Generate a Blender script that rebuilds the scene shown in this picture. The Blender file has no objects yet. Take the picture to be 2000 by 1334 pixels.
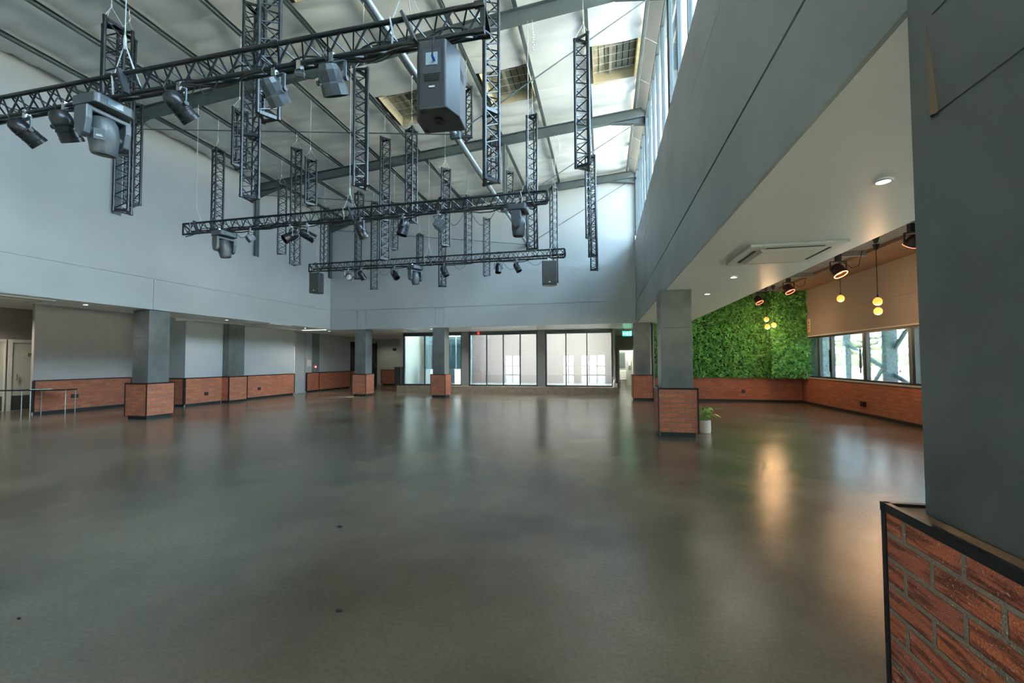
import bpy, math, random
from math import sin, cos, pi, radians, sqrt, tan, atan2
from mathutils import Vector, Matrix
random.seed(7)
S = bpy.context.scene
COL = S.collection

# ------------------------------------------------------------------ camera
yaw, pit, rol, FPX = radians(12.405), radians(1.929), radians(-.2405), 815.6
fw = Vector((-sin(yaw)*cos(pit), cos(yaw)*cos(pit), sin(pit)))
rt0 = Vector((cos(yaw), sin(yaw), 0)); up0 = rt0.cross(fw)
rt = cos(rol)*rt0 + sin(rol)*up0; up = -sin(rol)*rt0 + cos(rol)*up0
cam = bpy.data.objects.new('camera', bpy.data.cameras.new('camera')); COL.objects.link(cam)
cam.matrix_world = Matrix(((rt.x, up.x, -fw.x, 0), (rt.y, up.y, -fw.y, 0), (rt.z, up.z, -fw.z, 1.6), (0, 0, 0, 1)))
cam.data.sensor_width = 36; cam.data.lens = FPX/2000*36; cam.data.shift_y = .005
cam.data.clip_start = .05; cam.data.clip_end = 600
S.camera = cam

# ------------------------------------------------------------------ light
S.view_settings.view_transform = 'Standard'; S.view_settings.look = 'None'
S.view_settings.gamma = 1; S.view_settings.use_curve_mapping = False
S.view_settings.exposure = 0.78
W = bpy.data.worlds.new('sky'); S.world = W; W.use_nodes = True
nt = W.node_tree; nt.nodes.clear()
wo = nt.nodes.new('ShaderNodeOutputWorld'); bg = nt.nodes.new('ShaderNodeBackground')
tc = nt.nodes.new('ShaderNodeTexCoord'); sx = nt.nodes.new('ShaderNodeSeparateXYZ'); cr = nt.nodes.new('ShaderNodeValToRGB')
nt.links.new(tc.outputs['Generated'], sx.inputs[0]); nt.links.new(sx.outputs['Z'], cr.inputs[0])
cr.color_ramp.elements[0].position = 0.0; cr.color_ramp.elements[0].color = (.84, .94, 1, 1)
cr.color_ramp.elements[1].position = .5; cr.color_ramp.elements[1].color = (.50, .76, 1, 1)
nt.links.new(cr.outputs[0], bg.inputs[0]); bg.inputs[1].default_value = 9.5
nt.links.new(bg.outputs[0], wo.inputs[0])

def area_light(name, loc, direction, sx_, sy_, watts=0, color=(1, 1, 1), portal=False, upv=(0, 0, 1)):
    L = bpy.data.lights.new(name, 'AREA'); L.shape = 'RECTANGLE'; L.size = sx_; L.size_y = sy_
    L.energy = watts; L.color = color
    if portal: L.cycles.is_portal = True
    o = bpy.data.objects.new(name, L); COL.objects.link(o); o.location = loc
    o.rotation_euler = Vector(direction).to_track_quat('-Z', 'Y').to_euler()
    return o
# daylight openings: portals tell the renderer where the sky comes in
area_light('clerestory_sky_opening', (1.5, 7.2, 7.7), (-1, 0, 0), 22, 2.7, portal=True)
area_light('right_windows_sky_opening', (7.5, 10, 1.7), (-1, 0, 0), 16, 1.6, portal=True)
area_light('rear_doors_sky_opening', (-6, -5.3, 1.2), (0, 1, 0), 16, 2.4, portal=True)
area_light('patio_sky_opening', (-5, 21.0, 3.7), (0, 0, -1), 10.6, 1.3, portal=True)
sl = bpy.data.lights.new('sun', 'SUN'); sl.energy = 210; sl.angle = radians(.6); sl.color = (1, .95, .86)
so_ = bpy.data.objects.new('sun', sl); COL.objects.link(so_); so_.rotation_euler = Vector((.55, -.12, -.8)).to_track_quat('-Z', 'Y').to_euler()
# added fill lamp outside the clerestory, above the wing roof, strengthening the daylight
area_light('clerestory_fill_lamp', (7.6, 4.5, 10.9), (-1, 0, -.32), 22, 3.2, watts=2600, color=(.72, .88, 1))

# ------------------------------------------------------------------ materials
MATS = {}
def mat(name, color, rough=.6, metal=0, var=.0, vscale=3, bump=0, bscale=40, spec=.5, emit=None, estr=0, detail=4, rvar=0, color2=None):
    if name in MATS: return MATS[name]
    m = bpy.data.materials.new(name); m.use_nodes = True; MATS[name] = m
    n = m.node_tree; b = n.nodes['Principled BSDF']
    b.inputs['Base Color'].default_value = (*color, 1); b.inputs['Roughness'].default_value = rough
    b.inputs['Metallic'].default_value = metal; b.inputs['Specular IOR Level'].default_value = spec
    tc = n.nodes.new('ShaderNodeTexCoord')
    if var or color2:
        no = n.nodes.new('ShaderNodeTexNoise'); no.inputs['Scale'].default_value = vscale; no.inputs['Detail'].default_value = detail
        n.links.new(tc.outputs['Object'], no.inputs['Vector'])
        r = n.nodes.new('ShaderNodeValToRGB'); e = r.color_ramp.elements
        c2 = color2 or tuple(min(1, c*(1+var)) for c in color); c1 = color if color2 else tuple(c*(1-var) for c in color)
        e[0].position = .33; e[0].color = (*c1, 1); e[1].position = .67; e[1].color = (*c2, 1)
        n.links.new(no.outputs['Fac'], r.inputs[0]); n.links.new(r.outputs[0], b.inputs['Base Color'])
        if rvar:
            mr = n.nodes.new('ShaderNodeMapRange'); mr.inputs['To Min'].default_value = rough-rvar; mr.inputs['To Max'].default_value = rough+rvar
            n.links.new(no.outputs['Fac'], mr.inputs['Value']); n.links.new(mr.outputs[0], b.inputs['Roughness'])
    if bump:
        nb = n.nodes.new('ShaderNodeTexNoise'); nb.inputs['Scale'].default_value = bscale; nb.inputs['Detail'].default_value = 3
        n.links.new(tc.outputs['Object'], nb.inputs['Vector'])
        bu = n.nodes.new('ShaderNodeBump'); bu.inputs['Strength'].default_value = bump; bu.inputs['Distance'].default_value = .02
        n.links.new(nb.outputs['Fac'], bu.inputs['Height']); n.links.new(bu.outputs[0], b.inputs['Normal'])
    if emit:
        b.inputs['Emission Color'].default_value = (*emit, 1); b.inputs['Emission Strength'].default_value = estr
    return m

def brick_mat(name, ca, cb, mortar, bw=.27, bh=.1, ms=.012, dark=.5, bump=.5, specks=0):
    m = bpy.data.materials.new(name); m.use_nodes = True; MATS[name] = m
    n = m.node_tree; N = n.nodes.new; L = n.links.new; b = n.nodes['Principled BSDF']
    g = N('ShaderNodeNewGeometry'); sp = N('ShaderNodeSeparateXYZ'); L(g.outputs['Position'], sp.inputs[0])
    sn = N('ShaderNodeSeparateXYZ'); L(g.outputs['True Normal'], sn.inputs[0])
    ax = N('ShaderNodeMath'); ax.operation = 'ABSOLUTE'; L(sn.outputs['X'], ax.inputs[0])
    gt = N('ShaderNodeMath'); gt.operation = 'GREATER_THAN'; gt.inputs[1].default_value = .5; L(ax.outputs[0], gt.inputs[0])
    mx = N('ShaderNodeMix'); L(gt.outputs[0], mx.inputs[0]); L(sp.outputs['X'], mx.inputs[2]); L(sp.outputs['Y'], mx.inputs[3])
    cb_ = N('ShaderNodeCombineXYZ'); L(mx.outputs[0], cb_.inputs[0]); L(sp.outputs['Z'], cb_.inputs[1])
    br = N('ShaderNodeTexBrick'); L(cb_.outputs[0], br.inputs['Vector'])
    br.inputs['Color1'].default_value = (*ca, 1); br.inputs['Color2'].default_value = (*cb, 1); br.inputs['Mortar'].default_value = (*mortar, 1)
    br.inputs['Scale'].default_value = 1; br.inputs['Brick Width'].default_value = bw; br.inputs['Row Height'].default_value = bh
    br.inputs['Mortar Size'].default_value = ms; br.inputs['Mortar Smooth'].default_value = .3; br.inputs['Bias'].default_value = -.1
    mp = N('ShaderNodeMapping'); mp.inputs['Scale'].default_value = (3.2, 24, 1); L(cb_.outputs[0], mp.inputs[0])
    st = N('ShaderNodeTexNoise'); st.inputs['Scale'].default_value = 1.6; st.inputs['Detail'].default_value = 5; L(mp.outputs[0], st.inputs['Vector'])
    rp = N('ShaderNodeValToRGB'); rp.color_ramp.elements[0].position = .47; rp.color_ramp.elements[0].color = (1, 1, 1, 1)
    rp.color_ramp.elements[1].position = .60; rp.color_ramp.elements[1].color = (1-dark, 1-dark, 1-dark, 1); L(st.outputs['Fac'], rp.inputs[0])
    inv = N('ShaderNodeMix'); inv.data_type = 'RGBA'; inv.inputs[7].default_value = (1, 1, 1, 1)
    L(br.outputs['Fac'], inv.inputs[0]); L(rp.outputs[0], inv.inputs[6])
    mu = N('ShaderNodeMix'); mu.data_type = 'RGBA'; mu.blend_type = 'MULTIPLY'; mu.inputs[0].default_value = 1
    L(br.outputs['Color'], mu.inputs[6]); L(inv.outputs[2], mu.inputs[7])
    gr = N('ShaderNodeTexNoise'); gr.inputs['Scale'].default_value = 130; gr.inputs['Detail'].default_value = 2; L(g.outputs['Position'], gr.inputs['Vector'])
    out = mu.outputs[2]
    if specks:
        r2 = N('ShaderNodeValToRGB'); r2.color_ramp.elements[0].position = .66; r2.color_ramp.elements[0].color = (0, 0, 0, 1)
        r2.color_ramp.elements[1].position = .70; r2.color_ramp.elements[1].color = (1, 1, 1, 1); L(gr.outputs['Fac'], r2.inputs[0])
        m3 = N('ShaderNodeMix'); m3.data_type = 'RGBA'; m3.inputs[7].default_value = (.55, .42, .33, 1)
        L(r2.outputs[0], m3.inputs[0]); L(out, m3.inputs[6]); out = m3.outputs[2]
    L(out, b.inputs['Base Color']); b.inputs['Roughness'].default_value = .75
    s1 = N('ShaderNodeMath'); s1.operation = 'SUBTRACT'; L(gr.outputs['Fac'], s1.inputs[0]); L(br.outputs['Fac'], s1.inputs[1])
    bu = N('ShaderNodeBump'); bu.inputs['Strength'].default_value = bump; bu.inputs['Distance'].default_value = .008
    L(s1.outputs[0], bu.inputs['Height']); L(bu.outputs[0], b.inputs['Normal'])
    return m

def glass_mat(name, tint=(.9, .97, .97), refl=.12, top=.9):
    m = bpy.data.materials.new(name); m.use_nodes = True; n = m.node_tree; n.nodes.clear(); N = n.nodes.new
    o = N('ShaderNodeOutputMaterial'); t = N('ShaderNodeBsdfTransparent'); t.inputs[0].default_value = (*tint, 1)
    g = N('ShaderNodeBsdfGlossy'); g.inputs['Roughness'].default_value = .01; g.inputs[0].default_value = (.95, .97, 1, 1)
    lw = N('ShaderNodeLayerWeight'); lw.inputs[0].default_value = .35
    ma = N('ShaderNodeMapRange'); ma.inputs['To Min'].default_value = refl; ma.inputs['To Max'].default_value = top
    mx = N('ShaderNodeMixShader'); n.links.new(lw.outputs['Fresnel'], ma.inputs['Value']); n.links.new(ma.outputs[0], mx.inputs[0])
    n.links.new(t.outputs[0], mx.inputs[1]); n.links.new(g.outputs[0], mx.inputs[2]); n.links.new(mx.outputs[0], o.inputs[0])
    MATS[name] = m; return m

PAINT = mat('grey_wall_paint', (.345, .378, .39), .62, var=.06, vscale=.5, bump=.08, bscale=9)
PAINT_D = mat('dark_taupe_wall_paint', (.25, .225, .20), .7, var=.06, vscale=.6)
PAINT_R = mat('fascia_grey_paint', (.27, .29, .29), .5, var=.12, vscale=.7, bump=.06, bscale=8)
PAINT_G = mat('olive_grey_wall_paint', (.42, .43, .38), .65, var=.05, vscale=.7)
SOFFIT = mat('off_white_soffit_paint', (.80, .82, .81), .34, var=.03, vscale=.6, bump=.03, bscale=3)
PLASTER = mat('dark_polished_plaster', (.080, .089, .086), .42, color2=(.135, .147, .142), vscale=2.2, bump=.06, bscale=12, detail=6)
GROOVE = mat('shadow_gap', (.05, .055, .055), .8)
STEEL = mat('blue_grey_steel_paint', (.055, .078, .088), .45, var=.08, vscale=2)
BRKT = mat('dark_blue_bracket', (.10, .13, .15), .4, .3)
STEEL_L = mat('galvanised_tube', (.30, .35, .37), .35, .5, var=.1, vscale=6)
FOIL = mat('roof_insulation_facing', (.76, .79, .80), .5, var=.05, vscale=1.2)
CREAM = mat('cream_roof_panel', (.62, .60, .53), .6, var=.04)
OLIVE = mat('olive_vent_panel', (.30, .29, .22), .6, var=.2, vscale=5)
BLACKM = mat('black_truss_metal', (.022, .027, .031), .33, .35, var=.35, vscale=20)
BLACKG = mat('black_lamp_enamel', (.016, .020, .024), .28, .2)
BLACKP = mat('black_plastic', (.035, .042, .048), .42)
CHAR = mat('charcoal_fixture_shell', (.055, .068, .078), .38)
GRILLE = mat('speaker_grille', (.055, .055, .052), .6, bump=.3, bscale=200)
TRIM = mat('black_edge_trim', (.010, .010, .011), .35)
PLINTH = mat('black_plinth', (.018, .022, .024), .45)
CONC = mat('raw_concrete_step', (.20, .17, .125), .7, var=.2, vscale=5)
ROPE = mat('pale_rope', (.36, .40, .40), .8)
WIRE = mat('dark_cable', (.02, .024, .026), .5)
CHROME = mat('chrome_clamp', (.55, .57, .56), .25, .9)
WHITE = mat('white_plastic', (.70, .71, .68), .4)
DOORW = mat('cream_door_paint', (.50, .48, .40), .45, var=.04)
DOORF = mat('white_door_frame', (.66, .64, .57), .45)
FRAME = mat('dark_aluminium_frame', (.040, .052, .056), .4, .3)
FRAMEL = mat('grey_aluminium_frame', (.16, .19, .20), .4, .4)
WOOD = mat('plywood_capping', (.23, .12, .055), .6, var=.3, vscale=8)
POT = mat('cream_ceramic_pot', (.66, .60, .50), .5, var=.05)
LEAF = mat('plant_leaf', (.05, .22, .03), .35, color2=(.16, .42, .06), vscale=6)
GLASS = glass_mat('clear_glass'); GLASSR = glass_mat('reflective_storefront_glass', (.86, .92, .92), .065)
GLASSC = glass_mat('clerestory_glass', (.93, .98, 1), .03, .30)
FRAMEC = mat('dark_blue_grey_frame', (.065, .085, .095), .45, .2)
GLASST = glass_mat('table_glass', (.85, .95, .93), .1)
RED = mat('red_plastic', (.55, .02, .02), .4, emit=(1, .05, .05), estr=.6)
BRICK = brick_mat('terracotta_brick', (.52, .155, .07), (.38, .115, .06), (.22, .15, .105), dark=.25)
BRICK_NEAR = brick_mat('wirecut_brick_near', (.60, .15, .06), (.44, .115, .065), (.27, .21, .145), dark=.6, bump=1.0, specks=1, ms=.012)

def floor_mat():
    m = bpy.data.materials.new('polished_concrete'); m.use_nodes = True; n = m.node_tree; N = n.nodes.new; L = n.links.new; b = n.nodes['Principled BSDF']
    tc = N('ShaderNodeTexCoord')
    a = N('ShaderNodeTexNoise'); a.inputs['Scale'].default_value = .55; a.inputs['Detail'].default_value = 5; a.inputs['Roughness'].default_value = .5; L(tc.outputs['Object'], a.inputs['Vector'])
    r = N('ShaderNodeValToRGB'); e = r.color_ramp.elements; e[0].position = .34; e[0].color = (.096, .078, .055, 1); e[1].position = .66; e[1].color = (.190, .160, .116, 1)
    L(a.outputs['Fac'], r.inputs[0])
    g = N('ShaderNodeTexNoise'); g.inputs['Scale'].default_value = 38; g.inputs['Detail'].default_value = 6; g.inputs['Roughness'].default_value = .75; L(tc.outputs['Object'], g.inputs['Vector'])
    r2 = N('ShaderNodeValToRGB'); r2.color_ramp.elements[0].position = .30; r2.color_ramp.elements[0].color = (.80, .79, .76, 1)
    r2.color_ramp.elements[1].position = .62; r2.color_ramp.elements[1].color = (1.08, 1.08, 1.06, 1); L(g.outputs['Fac'], r2.inputs[0])
    mu = N('ShaderNodeMix'); mu.data_type = 'RGBA'; mu.blend_type = 'MULTIPLY'; mu.inputs[0].default_value = 1; L(r.outputs[0], mu.inputs[6]); L(r2.outputs[0], mu.inputs[7])
    # hairline cracks
    v = N('ShaderNodeTexVoronoi'); v.feature = 'DISTANCE_TO_EDGE'; v.inputs['Scale'].default_value = .33
    wn = N('ShaderNodeTexNoise'); wn.inputs['Scale'].default_value = 1.3; wn.inputs['Detail'].default_value = 4; L(tc.outputs['Object'], wn.inputs['Vector'])
    ad = N('ShaderNodeMix'); ad.data_type = 'RGBA'; ad.blend_type = 'ADD'; ad.inputs[0].default_value = .9; L(tc.outputs['Object'], ad.inputs[6]); L(wn.outputs['Color'], ad.inputs[7])
    L(ad.outputs[2], v.inputs['Vector'])
    lt = N('ShaderNodeMapRange'); lt.inputs['From Max'].default_value = .0016; lt.inputs['To Min'].default_value = .72; lt.inputs['To Max'].default_value = 1; L(v.outputs['Distance'], lt.inputs['Value'])
    m2 = N('ShaderNodeMix'); m2.data_type = 'RGBA'; m2.blend_type = 'MULTIPLY'; m2.inputs[0].default_value = 1; L(mu.outputs[2], m2.inputs[6]); L(lt.outputs[0], m2.inputs[7])
    L(mu.outputs[2], b.inputs['Base Color'])
    rr = N('ShaderNodeMapRange'); rr.inputs['From Min'].default_value = .3; rr.inputs['From Max'].default_value = .7; rr.inputs['To Min'].default_value = .16; rr.inputs['To Max'].default_value = .25
    L(a.outputs['Fac'], rr.inputs['Value']); L(rr.outputs[0], b.inputs['Roughness']); b.inputs['Specular IOR Level'].default_value = .5
    bu = N('ShaderNodeBump'); bu.inputs['Strength'].default_value = .10; bu.inputs['Distance'].default_value = .01; L(g.outputs['Fac'], bu.inputs['Height']); L(bu.outputs[0], b.inputs['Normal'])
    MATS['floor'] = m; return m
FLOOR = floor_mat()

def lines_mat(name, ca, cl, axis, period, width, rough=.5):
    """boards with thin joint lines: a repeating band along one object axis"""
    m = bpy.data.materials.new(name); m.use_nodes = True; n = m.node_tree; N = n.nodes.new; L = n.links.new; b = n.nodes['Principled BSDF']
    g = N('ShaderNodeNewGeometry'); sp = N('ShaderNodeSeparateXYZ'); L(g.outputs['Position'], sp.inputs[0])
    a = N('ShaderNodeMath'); a.operation = 'DIVIDE'; a.inputs[1].default_value = period; L(sp.outputs[axis], a.inputs[0])
    f = N('ShaderNodeMath'); f.operation = 'FRACT'; L(a.outputs[0], f.inputs[0])
    c = N('ShaderNodeMath'); c.operation = 'LESS_THAN'; c.inputs[1].default_value = width/period; L(f.outputs[0], c.inputs[0])
    mx = N('ShaderNodeMix'); mx.data_type = 'RGBA'; mx.inputs[6].default_value = (*ca, 1); mx.inputs[7].default_value = (*cl, 1)
    L(c.outputs[0], mx.inputs[0]); L(mx.outputs[2], b.inputs['Base Color']); b.inputs['Roughness'].default_value = rough
    MATS[name] = m; return m
CLAD = lines_mat('pink_grey_patio_cladding', (.27, .222, .215), (.20, .16, .155), 2, .095, .014)
DECK = lines_mat('ribbed_metal_deck', (.25, .29, .29), (.10, .12, .12), 1, .16, .045)
BROWN = mat('brown_ceiling_board', (.21, .135, .085), .55, var=.1, vscale=1)

# ------------------------------------------------------------------ mesh helpers
class MB:
    def __init__(s): s.v = []; s.f = []
    def add(s, vs, fs):
        o = len(s.v); s.v += [tuple(v) for v in vs]; s.f += [tuple(i+o for i in f) for f in fs]; return s
    def box(s, x0, x1, y0, y1, z0, z1, M=None):
        vs = [Vector((x, y, z)) for z in (z0, z1) for y in (y0, y1) for x in (x0, x1)]
        if M: vs = [M @ v for v in vs]
        return s.add(vs, [(0, 2, 3, 1), (4, 5, 7, 6), (0, 1, 5, 4), (2, 6, 7, 3), (0, 4, 6, 2), (1, 3, 7, 5)])
    def bar(s, a, b, w, h=None, upv=(0, 0, 1)):
        a = Vector(a); b = Vector(b); h = h or w; d = (b-a).normalized(); u = Vector(upv)
        if abs(d.dot(u)) > .98: u = Vector((0, 1, 0))
        r = d.cross(u).normalized(); u = r.cross(d)
        vs = [p + r*sx*w/2 + u*sz*h/2 for p in (a, b) for sx, sz in ((-1, -1), (1, -1), (1, 1), (-1, 1))]
        return s.add(vs, [(0, 3, 2, 1), (4, 5, 6, 7), (0, 1, 5, 4), (1, 2, 6, 5), (2, 3, 7, 6), (3, 0, 4, 7)])
    def tube(s, pts, r, n=8, cap=True):
        pts = [Vector(p) for p in pts]; o = len(s.v); k = len(pts); prev = None
        for i, p in enumerate(pts):
            d = (pts[min(i+1, k-1)]-pts[max(i-1, 0)]).normalized()
            u = prev if prev else (Vector((0, 0, 1)) if abs(d.z) < .9 else Vector((0, 1, 0)))
            e = (u - d*u.dot(d)).normalized(); prev = e; g = d.cross(e)
            rr = r[i] if isinstance(r, (list, tuple)) else r
            for j in range(n):
                t = 2*pi*j/n; s.v.append(tuple(p+rr*(cos(t)*e+sin(t)*g)))
        for i in range(k-1):
            for j in range(n): s.f.append((o+i*n+j, o+i*n+(j+1) % n, o+(i+1)*n+(j+1) % n, o+(i+1)*n+j))
        if cap: s.f.append(tuple(o+j for j in reversed(range(n)))); s.f.append(tuple(o+(k-1)*n+j for j in range(n)))
        return s
    def lathe(s, prof, n=20, M=None, cap=True):
        """prof: (radius, z) list about the local z axis"""
        o = len(s.v); M = M or Matrix()
        for r, z in prof:
            for j in range(n):
                t = 2*pi*j/n; s.v.append(tuple(M @ Vector((r*cos(t), r*sin(t), z))))
        for i in range(len(prof)-1):
            for j in range(n): s.f.append((o+i*n+j, o+i*n+(j+1) % n, o+(i+1)*n+(j+1) % n, o+(i+1)*n+j))
        if cap: s.f.append(tuple(o+j for j in reversed(range(n)))); s.f.append(tuple(o+(len(prof)-1)*n+j for j in range(n)))
        return s
    def prism(s, poly, z0, z1, M=None):
        M = M or Matrix(); n = len(poly)
        vs = [M @ Vector((x, y, z)) for z in (z0, z1) for x, y in poly]
        return s.add(vs, [tuple(reversed(range(n))), tuple(range(n, 2*n))]+[(i, (i+1) % n, n+(i+1) % n, n+i) for i in range(n)])
    def build(s, name, m, parent=None, smooth=False, bevel=0):
        me = bpy.data.meshes.new(name); me.from_pydata(s.v, [], s.f); me.validate(); me.update()
        me.materials.append(m)
        if smooth:
            me.shade_smooth() if hasattr(me, 'shade_smooth') else me.polygons.foreach_set('use_smooth', [True]*len(me.polygons))
            try: me.set_sharp_from_angle(angle=radians(40))
            except Exception: pass
        o = bpy.data.objects.new(name, me); COL.objects.link(o)
        if parent: o.parent = parent
        if bevel:
            b = o.modifiers.new('bevel', 'BEVEL'); b.width = bevel; b.segments = 2; b.limit_method = 'ANGLE'
        return o
def thing(name, label, cat, loc=(0, 0, 0), rotz=0, group=None):
    o = bpy.data.objects.new(name, None); COL.objects.link(o); o.location = loc; o.rotation_euler = (0, 0, rotz)
    o.empty_display_size = .1
    o['label'] = label; o['category'] = cat
    if group: o['group'] = group
    return o
def tag(o, label, cat, group=None, kind=None):
    o['label'] = label; o['category'] = cat
    if group: o['group'] = group
    if kind: o['kind'] = kind
    return o
def struct(o): o['kind'] = 'structure'; return o
def dup(root, loc=None, rotz=None, label=None, group=None):
    r = root.copy(); COL.objects.link(r)
    if loc is not None: r.location = loc
    if rotz is not None: r.rotation_euler = (0, 0, rotz)
    if label: r['label'] = label
    if group: r['group'] = group
    for ch in list(root.children):
        c = ch.copy(); COL.objects.link(c); c.parent = r
        for g in ch.children:
            d = g.copy(); COL.objects.link(d); d.parent = c
    return r
def B(*a): return MB().box(*a)
def roofz(x, base): return base + .0745*x      # mono-pitch roof planes: rafter underside 8.92, purlin underside 9.21, lining 9.37
RB, PB, SB = 8.92, 9.21, 9.41

# ------------------------------------------------------------------ floor, ground
struct(B(-20.5, 7.4, -5.2, 28.6, -.2, 0).build('floor', FLOOR))
gr = mat('dry_grass_ground', (.34, .30, .22), .9, color2=(.24, .21, .15), vscale=.15)
struct(B(7.6, 320, -160, 320, -.9, -.35).build('ground', gr))
struct(B(-160, 7.3, -160, -5.5, -.9, -.25).build('ground', gr))

# ------------------------------------------------------------------ left side walls
ZS, ZG, ZL = 3.1, 3.97, 5.5         # soffit, groove, ledge
LX = -12.55
m = MB()
m.box(LX-.30, LX-.02, -5, 17.6, ZS+.125, ZL-.005)                 # backing
for (z0, z1, cuts) in ((ZS, ZG-.011, (-5, 1.4, 9.4, 17.3)), (ZG+.011, ZL, (-5, 17.3))):
    for a, b_ in zip(cuts[:-1], cuts[1:]): m.box(LX-.022, LX, a+.006, b_-.006, z0, z1)
struct(m.build('wall_left', PAINT))
struct(B(LX-.45, LX-.20, -5, 17.9, ZL-.02, 9.2).build('wall_left_upper', PAINT))
m = MB(); m.box(-14.12, LX-.0225, -5, 17.3, ZS, ZS+.12)
struct(m.build('ceiling_left_aisle', SOFFIT))
struct(B(-19.6, -14.1, -5, 12.4, 3.42, 3.5).build('ceiling_left_recess', SOFFIT))
struct(B(-15.1, -14.1, 12.08, 17.4, 3.09, 3.2).build('ceiling_left_rear', SOFFIT))
struct(B(-14.16, -14.12, -5, 12.08, 3.1, 3.42).build('trim_soffit_edge', SOFFIT))
struct(B(-17.15, -17.05, 9.34, 12.2, 0, 3.42).build('wall_left_aisle', mat('mid_grey_wall_paint', (.40, .375, .35), .6, var=.05)))
struct(B(-17.05, -14.851, 12.1, 12.3, 0, 3.42).build('wall_left_return', PAINT))
struct(B(-14.85, -14.65, 12.1, 17.5, 0, 3.42).build('wall_left_rear', PAINT))
struct(B(-15.3, -15.1, 17.5, 18.75, 2.32, 3.2).build('wall_left_over_door', PAINT))
struct(B(-15.3, -14.86, 17.42, 17.5, 0, 3.2).build('wall_left_door_reveal', PAINT))
struct(B(-15.3, -15.0, 18.75, 22.6, 0, 3.2).build('wall_left_far', PAINT))
struct(B(-15.3, -15.0, 22.6, 24.6, 1.02, 1.06).build('trim_window_ledge', TRIM))
struct(B(-15.3, -15.06, 24.6, 25.6, 0, 2.8).build('wall_behind_black_door', TRIM))
struct(B(-15.3, -15.0, 22.6, 24.6, 0, 1.02).build('wall_left_below_dark_glass', BRICK))
struct(B(-15.12, -15.05, 22.62, 24.7, 1.06, 2.81).build('window_1', mat('black_tinted_glass', (.008, .008, .009), .08)))
struct(B(-15.3, -15.0, 22.6, 25.6, 2.80, 3.2).build('wall_left_over_dark_glass', PAINT_G))
# alcove with the doors
struct(B(-19.6, -19.3, -5, 12.3, 0, 3.5).build('wall_alcove', PAINT_D))
struct(B(-19.6, -17.0, 12.2, 12.4, 0, 3.5).build('wall_alcove_end', PAINT_D))
for k, (y0, y1) in enumerate(((10.0, 10.72), (8.85, 9.82))):
    d = thing('door_%d' % (k+1), '', ''); del d['label']; del d['category']; d['kind'] = 'structure'
    B(-19.3, -19.26, y0, y1, 0, 2.28).build('door_leaf', DOORW, d)
    m = MB(); m.box(-19.3, -19.22, y0-.09, y0, 0, 2.38); m.box(-19.3, -19.22, y1, y1+.03, 0, 2.38); m.box(-19.3, -19.22, y0, y1, 2.28, 2.38)
    m.build('door_frame', DOORF, d)
    B(-19.26, -19.25, y0+.02, y1-.02, .02, .5).build('kick_plate', mat('grey_green_kick_plate', (.09, .10, .085), .4, .5), d)
    MB().bar((-19.2, y0+.12, 1.0), (-19.2, y0+.12, 1.22), .02).build('door_handle', CHROME, d)
# IN plate on the door
t = thing('door_sign', 'pale green plate reading IN on the cream door in the left alcove', 'sign')
B(-19.255, -19.24, 10.28, 10.62, 1.78, 1.97).build('sign_plate', mat('pale_green_sign', (.50, .56, .40), .5), t)
m = MB(); a = 10.40
m.box(-19.24, -19.235, a, a+.025, 1.81, 1.93)
m.box(-19.24, -19.235, a+.05, a+.07, 1.81, 1.93); m.box(-19.24, -19.235, a+.13, a+.15, 1.81, 1.93)
m.bar((-19.237, a+.06, 1.92), (-19.237, a+.14, 1.82), .005, .022)
m.build('lettering', mat('dark_lettering', (.03, .04, .03), .5), t)

# brick dados along the left
def dado_x(x, y0, y1, h, nm, lab, endtrim=(1, 1), t=.06, label_edge=True):
    """brick dado facing +x"""
    T = thing(nm, lab, 'brick dado', (0, 0, 0)); y0 += .001
    B(x+.001, x+t, y0, y1, .09, h).build('brick_facing', BRICK, T)
    B(x+.001, x+t-.03, y0+.03, y1-.03, 0, .09).build('plinth', PLINTH, T)
    m = MB(); m.box(x+.001, x+t+.012, y0, y1, h, h+.03)
    if endtrim[0]: m.box(x, x+t+.012, y0-.02, y0+.02, .09, h)
    if endtrim[1]: m.box(x, x+t+.012, y1-.02, y1+.02, .09, h)
    m.build('edge_trim', TRIM, T)
    return T
def dado_y(y, x0, x1, h, nm, lab, endtrim=(1, 1), t=.06):
    T = thing(nm, lab, 'brick dado', (0, 0, 0))
    B(x0, x1, y-t, y-.001, .09, h).build('brick_facing', BRICK, T)
    B(x0+.03, x1-.03, y-t+.03, y-.001, 0, .09).build('plinth', PLINTH, T)
    m = MB(); m.box(x0, x1, y-t-.012, y-.001, h, h+.03)
    if endtrim[0]: m.box(x0-.02, x0+.02, y-t-.012, y, .09, h)
    if endtrim[1]: m.box(x1-.02, x1+.02, y-t-.012, y, .09, h)
    m.build('edge_trim', TRIM, T)
    return T
dado_x(-17.05, 9.34, 12.0, 1.03, 'brick_dado', 'long brick dado between the cream IN door and the free-standing left pillar', (1, 0))
dado_y(12.1, -17.05, -14.62, 1.0, 'brick_dado', 'short brick return just right of the left foreground pillar', (0, 1))
dado_x(-14.65, 12.1, 13.55, 1.0, 'brick_dado', 'brick dado with a dark socket left of the wall pilaster', (0, 0))
dado_x(-14.65, 14.4, 17.45, 1.0, 'brick_dado', 'brick dado with a dark socket between pilaster and grey door', (1, 1))
dado_x(-15.0, 18.75, 19.7, 1.0, 'brick_dado', 'short brick dado under the white notice by the grey door', (1, 0))
dado_x(-15.0, 19.7, 22.55, 1.0, 'brick_dado', 'long far-left brick dado ending at the black glass', (1, 1))
t = thing('pilaster', 'dark plastered wall pilaster with brick base on the left wall', 'pilaster')
B(-14.649, -14.36, 13.6, 14.33, 1.02, 3.09).build('shaft', PLASTER, t)
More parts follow.
